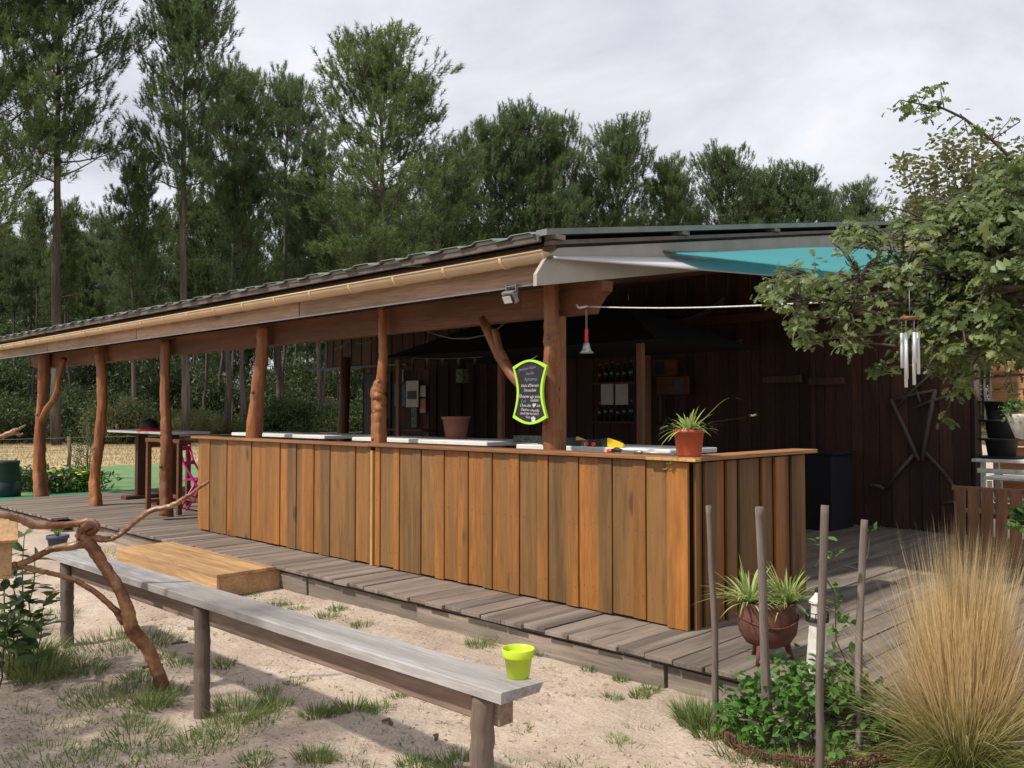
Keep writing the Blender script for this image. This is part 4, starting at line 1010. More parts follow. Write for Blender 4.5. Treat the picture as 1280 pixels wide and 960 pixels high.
# white stones in the edging
for k in range(7):
    c_ = gz(975+k*11+random.uniform(-3, 3), 928+random.uniform(-8, 6)); m = MB(); r_ = random.uniform(.02, .04)
    bm = bmesh.new(); bmesh.ops.create_icosphere(bm, subdivisions=2, radius=r_)
    for v in bm.verts: v.co = v.co*(1+.25*noise.noise(v.co*40+Vector((k, 0, 0)))); v.co.z *= .6
    me = bpy.data.meshes.new('white_stone'); bm.to_mesh(me); bm.free()
    tag(link('white_stone', me, M['stone'], None, (c_.x, c_.y, .015)), 'small white stone lying in front of the rusty edging among the stakes', 'stone', 'white stones by the rusty edging')
# feather grass tussock
tb = Vector((-1.30, 4.15, 0)); n = 5600
th = rng.uniform(0, 2*PI, n); el = np.radians(rng.triangular(36, 82, 90, n)); base = np.stack([np.cos(th), np.sin(th), 0*th], 1)*(rng.uniform(0, .11, n)[:, None])
up = rng.random(n) < .40
el[up] = np.radians(rng.uniform(74, 90, up.sum()))
dv = np.stack([np.cos(th)*np.cos(el), np.sin(th)*np.cos(el), np.sin(el)], 1)
Ln = np.where(up, rng.uniform(.55, 1.06, n), rng.uniform(.5, .95, n)); dr = np.where(up, rng.uniform(0, .08, n), rng.uniform(.1, .55, n))
V1, F1 = bent(base, dv, Ln, rng.uniform(.0024, .0046, n), dr, 5, curl=.045)
n2 = 2600; th = rng.uniform(0, 2*PI, n2); el = np.radians(rng.uniform(5, 65, n2)); base = np.stack([np.cos(th), np.sin(th), 0*th], 1)*(rng.uniform(0, .16, n2)[:, None])
dv = np.stack([np.cos(th)*np.cos(el), np.sin(th)*np.cos(el), np.sin(el)], 1)
V2, F2 = bent(base, dv, rng.uniform(.25, .58, n2), rng.uniform(.002, .0038, n2), rng.uniform(.2, .6, n2), 5)
V2[:, 2] = np.maximum(V2[:, 2], .004+rng.random(len(V2))*.01)
ts = empty('feather_grass', tb, 'large golden feather grass tussock with green base at the right edge of the deck', 'grass tussock')
n3 = 1100; th = rng.uniform(0, 2*PI, n3); el = np.radians(rng.uniform(80, 89, n3)); base = np.stack([np.cos(th), np.sin(th), 0*th], 1)*(rng.uniform(0, .05, n3)[:, None])+np.array([-.02, .0, 0])
dv = unit(np.stack([np.cos(th)*np.cos(el)+.06, np.sin(th)*np.cos(el)+.06, np.sin(el)], 1)); V3, F3 = bent(base, dv, rng.uniform(.72, 1.12, n3), rng.uniform(.0028, .005, n3), rng.uniform(0, .05, n3), 5, curl=.03)
V, Fc = cat([(V1, F1), (V2, F2), (V3, F3)]); V[:, 2] = np.maximum(V[:, 2], .003)
o = link('blades', tris_mesh('feather_grass', V, Fc, M['straw']), None, ts)
m = MB(); q = gz(1228, 958); m.tube([q, at(1226, 845, (q-O).dot(FV))], .005, 6); m.tube([gz(1195, 948), at(1190, 900, 4.0)], .004, 6)
tag(m.build('dry_twig', M['plank_o'], None, q), 'thin orange dry twig standing in front of the golden tussock', 'twig')

# ------------------------------------------------------------------ right end of the deck
fx_, fy_ = -2.75, 8.55
bc = empty('slatted_bench', (-1.9, 8.7, DZ), 'orange brown bench with upright slats standing at the right edge of the deck', 'bench')
for k in range(9):
    cbox('slat', (-2.70+k*.115, 8.62-.0*k, .56), (.095, .022, .62), M['slat'], bc, .003, rot=(-.06, 0, 0))
cbox('bottom_rail', (-2.25, 8.55, .27), (1.05, .05, .06), M['slat'], bc, .003)
cbox('top_rail', (-2.25, 8.665, .86), (1.05, .04, .04), M['slat'], bc, .003)
cbox('seat', (-2.25, 8.95, .62), (1.05, .5, .04), M['slat'], bc, .003)
for X in (-2.72, -1.78): cbox('leg', (X, 9.1, .4), (.06, .06, .44), M['slat'], bc, .003); cbox('leg', (X, 8.6, .215), (.05, .04, .07), M['slat'], bc, .003)
# plank screen, white table, pots
sc_ = empty('plank_screen', (-2.5, 11.6, 0), 'orange plank screen behind the stack of black pots', 'screen')
k = 0; z = .3
while z < 2.5:
    h = .17; cbox('plank', (-2.2+random.uniform(-.1, .1)*0, 11.6+.01*(k % 2), z+h/2), (2.1, .022, h-.012), M['plank_o'], sc_, .003); z += h; k += 1
cbox('upright', (-3.2, 11.66, 1.3), (.06, .06, 2.4), M['rail'], sc_, .003); cbox('upright', (-1.3, 11.66, 1.3), (.06, .06, 2.4), M['rail'], sc_, .003)
tz = gy(1250, 573, 10.5).z
wt = empty('white_table', (-2.4, 10.6, 0), 'white trestle table carrying the stacked black pots', 'table')
cbox('tabletop', (-2.35, 10.6, tz-.02), (1.5, .6, .035), M['whitep'], wt, .004)
cbox('apron', (-2.35, 10.33, tz-.13), (1.4, .03, .05), M['whitep'], wt, .003)
for X, Y in ((-3.0, 10.36), (-1.7, 10.36), (-3.0, 10.86), (-1.7, 10.86)): cbox('leg', (X, Y, tz/2), (.045, .045, tz-.04), M['whitep'], wt, .003)
wc = empty('white_stool', (-2.55, 10.0, 0), 'white wooden stool frame in front of the white table', 'stool')
tz2 = gy(1240, 597, 9.9).z
for X, Y in ((-2.78, 9.8), (-2.38, 9.8), (-2.78, 10.15), (-2.38, 10.15)): cbox('leg', (X, Y, (tz2+DZ)/2-.02), (.04, .04, tz2-DZ-.02), M['whitep'], wc, .003)
cbox('seat', (-2.58, 9.975, tz2), (.5, .42, .03), M['whitep'], wc, .004); cbox('stretcher', (-2.58, 9.8, tz2-.2), (.38, .02, .025), M['whitep'], wc, .003)
p = gy(1251, 500, 10.55)
e = empty('black_tray', (p.x, 10.55, tz), 'wide black tray under the stack of black pots on the white table', 'tray')
MB().lathe([(.001, 0), (.20, 0), (.235, .022), (.228, .024), (.19, .01), (.001, .01)], n=32).build('tray_dish', M['black'], e)
for i in range(3):
    z0 = tz+.012+i*.205
    e = empty('black_pot', (p.x, 10.55, z0), ['lowest', 'middle', 'topmost'][i]+' of three wide rimmed black pots stacked on the white table', 'pot', 'stacked black pots')
    MB().lathe([(.001, 0), (.125, 0), (.135, .01), (.16, .175), (.225, .19), (.235, .20), (.225, .203), (.15, .19), (.001, .185)], n=32).build('pot_body', M['black'], e)
# hanging white pot with fern on the right edge
hp = empty('hanging_white_pot', at(1278, 545, 4.9), 'white tapered hanging pot with a trailing green plant at the right edge', 'hanging pot')
MB().lathe([(.001, -.02), (.035, -.01), (.075, .10), (.085, .125), (.08, .125), (.001, .11)], n=20).build('pot_body', M['whitep'], hp)
pos = [(random.uniform(-.09, .09), random.uniform(-.09, .09), random.uniform(.1, .19)) for _ in range(22)]
leaf_clump('leaves', M['smallleaf'], pos, 9, .02, .03, OVAL, hp)
m = MB(); m.tube([(0.08, 0, .12), (0, 0, .9)], .002, 4); m.tube([(-.08, 0, .12), (0, 0, .9)], .002, 4); m.build('hanger', M['wire'], hp)
# right-hand low fern beyond the deck
fe = empty('edge_plant', (0, 0, 0), 'small green plant at the right edge beside the slatted bench', 'plant')
leaf_clump('leaves', M['smallleaf'], [at(1283+random.uniform(-14, 25), 645+random.uniform(-18, 22), 6.5) for _ in range(14)], 10, .03, .07, OVAL, fe)
# stick figure on the wall
sf = empty('stick_figure', gy(1160, 600, WY-.06), 'running figure made of pale sticks fixed to the dark wall', 'wall ornament')
def sp(a, b): return gy(1060+a/3.427, 440+b/3.427, WY-.05)
for (a, b, c_, d, w) in ((185, 205, 305, 465, .026), (372, 165, 320, 465, .026), (290, 430, 160, 590, .022), (162, 590, 100, 570, .022), (330, 430, 430, 540, .02), (430, 540, 492, 645, .02), (492, 650, 410, 648, .02), (185, 210, 378, 163, .016), (205, 240, 372, 80, .014), (280, 242, 442, 185, .018), (290, 160, 312, 215, .016)):
    m = MB(); p = sp(a, b); q = sp(c_, d); q.y -= .02*random.random(); m.tube([p, p.lerp(q, .5)+Vector((0, -.01, .015)), q], [w, w*.95, w*.9], 8); m.build('stick', M['stick'], sf, p, world=True)
# wind chime
wp = at(1137, 396, 3.3); wi = empty('wind_chime', wp, 'wind chime of pale metal tubes hanging below the oak branches', 'wind chime')
s = 3.3/FPX
MB().lathe([(.001, .0), (.034, 0), (.034, -.01), (.001, -.012)], n=16).build('disc', M['slat'], wi)
for k, ln in enumerate((72, 85, 88, 64, 78, 58)):
    th = k*PI/3+.4; c_ = (math.cos(th)*.028, math.sin(th)*.028)
    m = MB(); m.tube([(c_[0], c_[1], -20*s), (c_[0], c_[1], -ln*s)], .0062, 10); m.build('chime_tube', M['alu'], wi)
    m = MB(); m.tube([(c_[0], c_[1], 0), (c_[0], c_[1], -20*s)], .0012, 4); m.build('thread', M['wire'], wi)
m = MB(); m.tube([(0, 0, 0), (0, 0, .1)], .0015, 4); m.build('cord', M['wire'], wi)

# ------------------------------------------------------------------ left foreground plants
lp = empty('laurel_shoots', (0, 0, 0), 'upright shoots with long dark green and bronze leaves below the bird house', 'plant')
m = MB(); cen = []; LB = []; LD = []
for (bx_, by_, tx, ty) in ((22, 838, 32, 668), (10, 850, 5, 700), (30, 845, 44, 700), (-8, 852, -12, 690), (14, 845, 20, 720), (40, 850, 58, 745), (-20, 850, -25, 710), (0, 860, 12, 760)):
    b = gz(bx_, by_); d_ = (b-O).dot(FV); t = at(tx, ty, d_); pts = [b.lerp(t, k/8)+Vector((random.uniform(-.01, .01), random.uniform(-.01, .01), 0)) for k in range(9)]
    m.tube(pts, [.006-.0004*k for k in range(9)], 6)
    for k in range(2, 9):
        for s_ in range(4):
            th = random.uniform(0, 2*PI); LB.append(pts[k]); LD.append((math.cos(th), math.sin(th), random.uniform(.1, .9)))
m.build('stems', M['stick'], lp)
LB = np.array([list(v) for v in LB]); LD = unit(np.array(LD)); V, Fc = leaves(LB, LD, np.tile([0, 0, 1.], (len(LB), 1))+rng.normal(size=(len(LB), 3))*.4, rng.uniform(.09, .15, len(LB)), [(t, w*1.25) for t, w in LONG], .3)
link('leaves', tris_mesh('leaves', V, Fc, M['laurel']), None, lp)

# grass tufts over the sand (uncountable)
def tuft_blades(c, n, r, h, lean=.6, w=.0045):
    th = rng.uniform(0, 2*PI, n); rr = r*np.sqrt(rng.random(n)); base = np.stack([c[0]+np.cos(th)*rr, c[1]+np.sin(th)*rr, np.full(n, c[2])], 1)
    a = rng.uniform(0, lean, n)+.5*rr/r*lean; dv = np.stack([np.cos(th)*np.sin(a), np.sin(th)*np.sin(a), np.cos(a)], 1)
    return bent(base, dv, h*rng.uniform(.5, 1.1, n), w*rng.uniform(.7, 1.2, n), rng.uniform(.05, .5, n), 3)
T = [(165, 870, 170, .22, .10), (120, 868, 120, .16, .09), (190, 880, 120, .09, .12), (150, 805, 200, .3, .09), (185, 800, 150, .2, .10), (105, 838, 120, .12, .09), (98, 828, 80, .1, .08), (225, 828, 60, .08, .06), (175, 845, 90, .1, .09), (205, 820, 60, .07, .06),
     (345, 752, 70, .07, .07), (408, 768, 60, .08, .07), (422, 760, 60, .06, .08), (452, 780, 60, .07, .06), (372, 757, 50, .08, .05), (448, 836, 50, .04, .05), (678, 815, 90, .05, .11), (600, 806, 110, .09, .08), (618, 798, 50, .05, .08), (640, 800, 25, .1, .14), (777, 846, 60, .05, .06), (800, 868, 70, .05, .06), (735, 835, 40, .05, .06), (765, 872, 50, .05, .05), (812, 862, 50, .05, .07),
     (872, 905, 260, .09, .18), (885, 920, 120, .08, .12), (395, 892, 90, .07, .09), (440, 884, 80, .07, .09), (475, 888, 60, .06, .08), (415, 890, 50, .06, .08), (500, 872, 50, .05, .05), (330, 895, 70, .1, .06), (300, 885, 200, .17, .10), (290, 905, 160, .16, .10), (335, 862, 60, .06, .08), (345, 880, 90, .08, .10), (370, 850, 40, .06, .05), (280, 830, 50, .06, .08),
     (395, 945, 120, .07, .09), (522, 955, 110, .08, .08), (575, 955, 140, .1, .08), (320, 950, 80, .07, .07), (250, 925, 110, .16, .09), (170, 915, 140, .16, .08), (160, 900, 60, .1, .06), (55, 905, 80, .2, .05), (25, 830, 330, .14, .26), (45, 845, 160, .12, .22), (60, 825, 120, .12, .18), (20, 790, 120, .12, .24), (220, 745, 40, .1, .05), (240, 710, 40, .1, .05), (130, 690, 50, .2, .08), (95, 730, 40, .15, .06),
     (960, 945, 70, .1, .09), (1000, 962, 90, .12, .1), (1035, 940, 60, .1, .1), (925, 925, 80, .08, .12), (905, 905, 80, .06, .14), (1100, 930, 120, .15, .12), (930, 945, 90, .12, .1), (1000, 950, 90, .15, .08), (1060, 905, 90, .1, .1), (905, 700, 1, .01, .01), (70, 770, 80, .15, .08), (210, 860, 60, .1, .06), (120, 950, 120, .2, .07), (60, 945, 120, .2, .08), (200, 950, 80, .15, .06)]
parts = []
for px, py, n, r_, h in T:
    c_ = gz(px, py); parts.append(tuft_blades((c_.x, c_.y, gh(c_.x, c_.y)-.004), int(n*1.9), r_*1.1, h*1.1, w=.0055))
for k in range(230):
    x_ = random.uniform(-7.5, -.6); y_ = random.uniform(.9, 4.0)
    w_ = (noise.noise(Vector((x_*.9, y_*.9, 7)))+.12)*(1.2 if y_ < 2.6 else .6)
    if w_ < .05 or (2.0 < y_ < 2.3): continue
    parts.append(tuft_blades((x_, y_, gh(x_, y_)-.004), random.randint(10, 45), random.uniform(.03, .12), random.uniform(.03, .075)))
V, Fc = cat(parts); tag(link('grass_tufts', tris_mesh('grass_tufts', V, Fc, M['grass'])), kind='stuff')
parts = []
for k in range(330):
    c_ = gz(random.uniform(-20, 560), 745+220*random.random()**.7)
    if noise.noise(Vector((c_.x*1.2, c_.y*1.2, 2))) < random.uniform(-.25, .2): continue
    parts.append(tuft_blades((c_.x, c_.y, gh(c_.x, c_.y)-.004), random.randint(7, 20), random.uniform(.01, .06), random.uniform(.02, .055), 1.2, .0035))
V, Fc = cat(parts); tag(link('withered_weeds', tris_mesh('withered_weeds', V, Fc, M['litter'])), kind='stuff')
parts = []
for k in range(150):
    c_ = gz(random.uniform(890, 1260), random.uniform(905, 985)); parts.append(tuft_blades((c_.x, c_.y, gh(c_.x, c_.y)-.004), random.randint(8, 26), random.uniform(.03, .09), random.uniform(.04, .11), 1.3, .0035))
V, Fc = cat(parts); tag(link('dry_grass_litter', tris_mesh('dry_grass_litter', V, Fc, M['drygrass'])), kind='stuff')
# dead blades, leaves, twigs and crumbs on the sand
n = 13000; X = rng.uniform(-8, .3, n); Y = rng.uniform(.7, 4.15, n)
keep = np.array([noise.noise(Vector((x_*1.3, y_*1.3, 3)))+random.uniform(-.35, .35)+.35*(y_ < 2.2)+.5*(x_ > -2.3) > .12 for x_, y_ in zip(X, Y)]); X, Y = X[keep], Y[keep]
Z = np.array([gh(a, b) for a, b in zip(X, Y)])+.004; th = rng.uniform(0, 2*PI, len(X)); dv = np.stack([np.cos(th), np.sin(th), rng.uniform(0, .35, len(X))], 1)
V, Fc = bent(np.stack([X, Y, Z], 1), unit(dv), rng.uniform(.01, .06, len(X)), rng.uniform(.002, .007, len(X)), .15, 2)
tag(link('ground_litter', tris_mesh('ground_litter', V, Fc, M['litter'])), kind='stuff')
# sand clods
bm = bmesh.new(); cl = 2200; MV = []; MF = []; o_ = 0
ico = bmesh.new(); bmesh.ops.create_icosphere(ico, subdivisions=1, radius=1); iv = np.array([list(v.co) for v in ico.verts]); if_ = np.array([[v.index for v in f.verts] for f in ico.faces]); ico.free(); bm.free()
parts = []
for k in range(cl):
    x_, y_ = random.uniform(-8, 0), random.uniform(.8, 4.1)
    if noise.noise(Vector((x_*1.1, y_*1.1, 5))) < random.uniform(-.2, .3): continue
    r_ = random.uniform(.003, .011); v = iv*(r_*np.array([random.uniform(.8, 1.6), random.uniform(.8, 1.6), .7]))*(1+rng.uniform(-.25, .25, (len(iv), 1)))
    parts.append((v+np.array([x_, y_, gh(x_, y_)+r_*.2]), if_))
V, Fc = cat(parts); tag(link('sand_clods', tris_mesh('sand_clods', V, Fc, M['ground'])), kind='stuff')
m = MB()
for px, py, L0 in ((215, 805, .10), (178, 835, .12), (490, 905, .07), (545, 925, .06)):
    c_ = gz(px, py, .012); a = random.uniform(0, 3); m = MB(); m.tube([c_, c_+Vector((math.cos(a)*L0*.5, math.sin(a)*L0*.5, .012)), c_+Vector((math.cos(a+.3)*L0, math.sin(a+.3)*L0, 0))], [.009, .011, .006], 6)
    tag(m.build('dead_stick', M['log'], None, c_), {215: 'short dark stick on the sand right of the branch sculpture', 178: 'dark stick lying left of the foot of the branch sculpture', 490: 'small dead stick in the bench shadow', 545: 'smallest dead stick in the bench shadow near its end'}[px], 'stick')

# ------------------------------------------------------------------ beyond the deck end: bin, flowers, meadow, fence
p = gz(2, 624, 0); e = empty('dark_bin', (p.x, p.y, 0), 'dark green plastic barrel at the left end of the deck', 'barrel')
MB().lathe([(.001, 0), (.30, 0), (.31, .3), (.295, .305), (.30, .33), (.27, .62), (.28, .64), (.28, .68), (.001, .69)], n=24).build('barrel_body', M['bin'], e)
fi = 0
for px, py, n, lab in ((66, 618, 16, 'clump of green leaves with three yellow flowers beside the leftmost post'), (107, 616, 12, 'clump of orange yellow flowers beside the second trunk post'), (30, 615, 0, 'leafy green clump between the barrel and the leftmost post'), (88, 615, 0, 'feathery dark green clump between the two leftmost posts'), (15, 612, 0, 'pale green leafy clump next to the barrel')):
    b = gz(px, py, 0); e = empty('flower_clump', b, lab, 'flowers' if n else 'plant')
    pos = [(random.gauss(0, .22), random.gauss(0, .22), random.uniform(.02, .38)) for _ in range(60)]
    leaf_clump('leaves', M['bushn'] if fi % 2 == 0 else M['smallleaf'], pos, 9, .05, .12, LONG, e, up=.8)
    if n:
        for k in range(4):
            m = MB(); c_ = Vector((random.uniform(-.3, .3), random.uniform(-.3, .3), random.uniform(.34, .5)))
            m.lathe([(.001, .02), (.045, .012), (.06, .0), (.001, -.006)], (0, 0, 0), 10); m.build('flower_head', M['flower'], e).location = c_
    fi += 1
for px, py, h, lab in ((98, 612, .95, 'tall wispy stalk plant between the leftmost posts'), (110, 600, 1.3, 'taller wispy stalk plant left of the second post')):
    b = gz(px, py, 0); e = empty('wispy_plant', b, lab, 'plant'); m = MB()
    for k in range(9): m.tube([(0, 0, 0), (random.gauss(0, .06), random.gauss(0, .06), h*.5), (random.gauss(0, .14), random.gauss(0, .14), h*random.uniform(.8, 1))], .005, 4)
    m.build('stalks', M['stick'], e)
    leaf_clump('leaves', M['bushn'], [(random.gauss(0, .1), random.gauss(0, .1), random.uniform(.1, h)) for _ in range(60)], 6, .05, .06, LONG, e, up=.8)
wf = empty('wire_fence', (-26.4, 9, 0), 'low wire fence on thin posts between the green carpet and the dry meadow', 'fence')
for k in range(7):
    Y = 8.9+(k-2)*5.6; h = .85; m = MB(); m.tube([(-26.4, Y, 0), (-26.38, Y+.02, h*.5), (-26.42, Y, h)], [.055, .05, .05], 8, jit=.08); m.build('fence_post', M['log'], wf, (-26.4, Y, 0), world=True)
for z in (.8, .45):
    m = MB(); pts = [(-26.46, -4+i*2.8, z+(.02 if i % 2 else 0)) for i in range(14)]; m.tube(pts, .006, 4); m.build('wire', M['wire'], wf, (-26.46, 9, z), world=True)
# meadow grass
n = 26000; d = np.sqrt(rng.uniform(25**2, 47**2, n)); az = rng.uniform(-.60, .05, n)
X = F0.x*d+RV.x*d*np.tan(az); Y = F0.y*d+RV.y*d*np.tan(az); k_ = (X < -25.9); X, Y = X[k_], Y[k_]; n = len(X)
dv = unit(np.stack([rng.normal(size=n)*.35, rng.normal(size=n)*.35, np.ones(n)], 1)); V, Fc = blades(np.stack([X, Y, np.zeros(n)], 1), dv, rng.uniform(.03, .11, n), .03)
tag(link('meadow_grass', tris_mesh('meadow_grass', V, Fc, M['drygrass'])), kind='stuff')

# ------------------------------------------------------------------ pines
def pine_parts(seed, H=20., crown0=.45, R=2.7, ntuft=11, dense=1., nbr=52):
    r = np.random.default_rng(seed); m = MB(); T0 = []; TD = []
    lean = r.normal(size=2)*.35; pts = []; rad = []
    for k in range(12):
        t = k/11; pts.append(Vector((lean[0]*math.sin(t*2.5)+r.normal()*.05, lean[1]*math.sin(t*2.1)+r.normal()*.05, H*.985*t-.2))); rad.append(.165*(1-t)**.8+.022)
    m.tube(pts, rad, 9, jit=.05)
    def tp(t): f = t*11; i = min(int(f), 10); return pts[i].lerp(pts[i+1], f-i)
    for k in range(nbr):
        u = (k+.5)/nbr; t = crown0+(1-crown0)*u; t = min(t, .985)
        prof = (math.sin(PI*min(1, (u*.64+.24)))**.6); Lb = R*prof*r.uniform(.65, 1.15)
        th = k*2.4+r.uniform(-.5, .5); el = .22+.85*u*u+r.uniform(-.15, .25); b = tp(t); d = Vector((math.cos(th)*math.cos(el), math.sin(th)*math.cos(el), math.sin(el)))
        bp_ = [b+d*Lb*s_+Vector((0, 0, Lb*.28*s_*s_)) for s_ in (0, .33, .66, 1)]
        m.tube(bp_, [.045*(1-u*.6), .03, .02, .008], 5, cap=False)
        for j in range(int((.54+.34*(u > .55))*ntuft*dense*(.6+.6*prof))):
            s_ = 1.03-r.uniform(0, .85)**1.35; q = b+d*Lb*s_+Vector((0, 0, Lb*.28*s_*s_)); sp_ = .16+.26*Lb*s_*.55
            off = Vector((r.normal()*sp_, r.normal()*sp_, abs(r.normal())*sp_*.6+.05)); c0_ = q+off; m.tube([q, c0_], .013, 4, cap=False)
            for i in range(r.integers(3, 7)):
                c_ = c0_+Vector((r.normal()*.17, r.normal()*.17, r.normal()*.13)); T0.append(c_); TD.append((d*.35+(c_-q)*.5+Vector((0, 0, .95))).normalized())
    for k in range(7):                       # dead lower twigs
        t = r.uniform(.15, crown0); th = r.uniform(0, 6.28); b = tp(t); m.tube([b, b+Vector((math.cos(th), math.sin(th), .15))*r.uniform(.5, 1.6)], [.018, .006], 4, cap=False)
    T0 = np.array([list(v) for v in T0]); TD = np.array([list(v) for v in TD]); nn = 34
    c_ = np.repeat(T0, nn, 0); d_ = np.repeat(TD, nn, 0); a = rng.uniform(-.05, .42, len(c_))[:, None]; base = c_+d_*a
    dv = unit(d_*.85+unit(rng.normal(size=c_.shape))*.75); V, Fc = blades(base, dv, rng.uniform(.15, .30, len(c_)), rng.uniform(.019, .037, len(c_)))
    return m.mesh('pine_trunk', M['bark']), tris_mesh('pine_crown', V, Fc, M['needle'])
VAR = []
for sd, H, c0, R_c, nt_, dn, nb in ((1, 20, .46, 2.7, 14, 1., 54), (2, 20, .54, 2.3, 14, 1.1, 44), (3, 20, .62, 2.2, 15, 1., 36), (4, 20, .42, 3.0, 14, 1.05, 58), (5, 20, .66, 1.8, 14, 1., 30), (6, 20, .34, 2.5, 14, 1., 54)):
    VAR.append(pine_parts(sd, H, c0, R_c, nt_, dn, nb))
crown_light = [c_.copy() for _, c_ in VAR]
for c_ in crown_light: c_.materials.clear(); c_.materials.append(M['needle2'])
def pine(px, top, v, label, grp, dist=None, wid=1., light=False, hgt=None):
    if dist is None: dist = (hgt or 20.5)*FPX/(HZ-top)
    H = (HZ-top)/FPX*dist*.945+CAMH*.9; p = at(px, HZ, dist)
    e = empty('pine_tree', (p.x, p.y, 0), label, 'pine tree', grp, rz=random.uniform(0, 6.28)); k = H/20
    for me, nm in ((VAR[v][0], 'trunk'), ((crown_light if light else [c for _, c in VAR])[v], 'crown')):
        o = link(nm, me, None, e); o.scale = (k*wid, k*wid, k)
G1 = 'tall pines rising above the bar roof'
named = [(72, -110, 1, 'tallest pine near the left edge, rising out of the top of the frame', None, 40, 1.12), (-25, -60, 3, 'broad pine cut by the left edge of the frame', None, 37, 1.2), (232, -60, 1, 'very tall straight pine left of the sky gap, its top out of the frame', None, 42, 1.02),
  (172, 195, 5, 'mid height dense pine between the two tallest ones', None, 44, 1.05), (283, 70, 2, 'slender tall pine just right of the very tall straight one', None, 46, 1.1), (345, 82, 2, 'pine with a thin pointed top before the sky gap', None, 52, 1.), (305, 185, 3, 'bushy mid height pine above the middle of the gutter', None, 46, 1.),
  (467, 40, 3, 'big round crowned pine standing alone against the sky left of centre', None, 43, 1.42), (405, 170, 5, 'light green pine filling the gap left of the round crowned pine', None, 50, 1.), (535, 190, 4, 'narrow pine just right of the round crowned pine', None, 50, 1.), (575, 175, 5, 'dense pine left of the roof corner', None, 52, 1.),
  (612, 150, 1, 'pine with forked top above the gutter end', None, 54, 1.1), (648, 133, 0, 'highest pine of the cluster above the roof corner', None, 55, 1.15), (700, 152, 3, 'wide pine right of the cluster above the roof corner', None, 56, 1.05), (738, 215, 4, 'small pine in the dip right of the cluster', None, 58, 1.), (778, 150, 1, 'dense dark pine standing out above the gable', None, 57, 1.25), (828, 195, 4, 'slim pine leaning against the dark one above the gable', None, 58, 1.1),
  (850, 225, 3, 'low broad pine above the gable middle', None, 62, .9), (888, 182, 2, 'umbrella topped pine with visible trunk above the gable', None, 60, 1.25), (940, 228, 3, 'low pine between the umbrella topped one and the right pair', None, 64, 1.), (972, 212, 0, 'left pine of the right pair above the roof', None, 64, 1.), (1003, 207, 1, 'right pine of the right pair above the roof', None, 64, 1.15), (1040, 235, 4, 'thin pointed pine beside the brownish trees', None, 66, 1.), (1075, 232, 3, 'low brownish green pine beside the oak', None, 60, 1.), (1150, 250, 0, 'pine half hidden behind the oak', None, 62, 1.), (1240, 225, 1, 'pine behind the oak at the right edge', None, 58, 1.2)]
for i, (px, top, v, lab, _, dist, wid) in enumerate(named):
    pine(px, top, v, lab, G1, dist, wid, light=(i % 3 == 1))
random.seed(21); slots = []
for k in range(64):
    px = -160+1500*((k+.5)/64)+random.uniform(-9, 9); dist = random.uniform(50, 84)
    sky_line = (262 if px < 260 else 222) if px < 400 else (225 if px < 760 else 262)
    top = sky_line+random.uniform(-5, 70)
    pine(px, top, random.choice((1, 2, 4, 4, 2, 4)), 'slim pine of the dense forest row behind the tall pines', 'pines of the dense forest row', dist, random.uniform(.9, 1.15), light=random.random() < .4)
# bare lower trunks between them (younger suppressed pines)
for k in range(22):
    px = -120+620*((k+.5)/22)+random.uniform(-7, 7); dist = random.uniform(48, 66)
    pine(px, random.uniform(230, 330), random.choice((2, 4)), 'thin young pine with a bare trunk seen under the roof edge on the left', 'thin young pines on the left', dist, random.uniform(.75, 1.0), light=random.random() < .3)
# far wood, one mass
fv = VAR[1]; base_c = np.empty(len(VAR[1][1].vertices)*3); VAR[1][1].vertices.foreach_get('co', base_c); base_c = base_c.reshape(-1, 3, 3)
parts = []; tm = MB()
for k in range(84):
    px = -200+1650*(k+.5)/84+random.uniform(-8, 8); dist = random.uniform(85, 125); p = at(px, HZ, dist); s_ = random.uniform(.85, 1.05)
    sub = base_c[rng.random(len(base_c)) < .22]; th = random.uniform(0, 6.28); Rm = np.array([[math.cos(th), -math.sin(th), 0], [math.sin(th), math.cos(th), 0], [0, 0, 1]])
    ctr = sub.mean(1, keepdims=True); v = ((sub-ctr)*1.9+ctr); v = (v @ Rm.T)*s_; v[..., 0:2] *= 1.35; v[..., 2] = v[..., 2]*1.0-2.5; v = v.reshape(-1, 3)+np.array([p.x, p.y, 0])
    parts.append((v, np.arange(len(v)).reshape(-1, 3)))
    w = v[rng.random(len(v)//3).repeat(3) < .5].copy(); w[:, 2] -= rng.uniform(8, 10.5); w = w[np.repeat((w[:, 2].reshape(-1, 3).min(1) > 0), 3)]; parts.append((w, np.arange(len(w)).reshape(-1, 3)))
    tm.tube([(p.x, p.y, 0), (p.x+.2, p.y, 16)], [.24, .1], 5, cap=False)
V, Fc = cat(parts); tag(link('far_wood_crowns', tris_mesh('far_wood_crowns', V, Fc, M['needle'])), kind='stuff'); tag(tm.build('far_wood_trunks', M['bark']), kind='stuff')
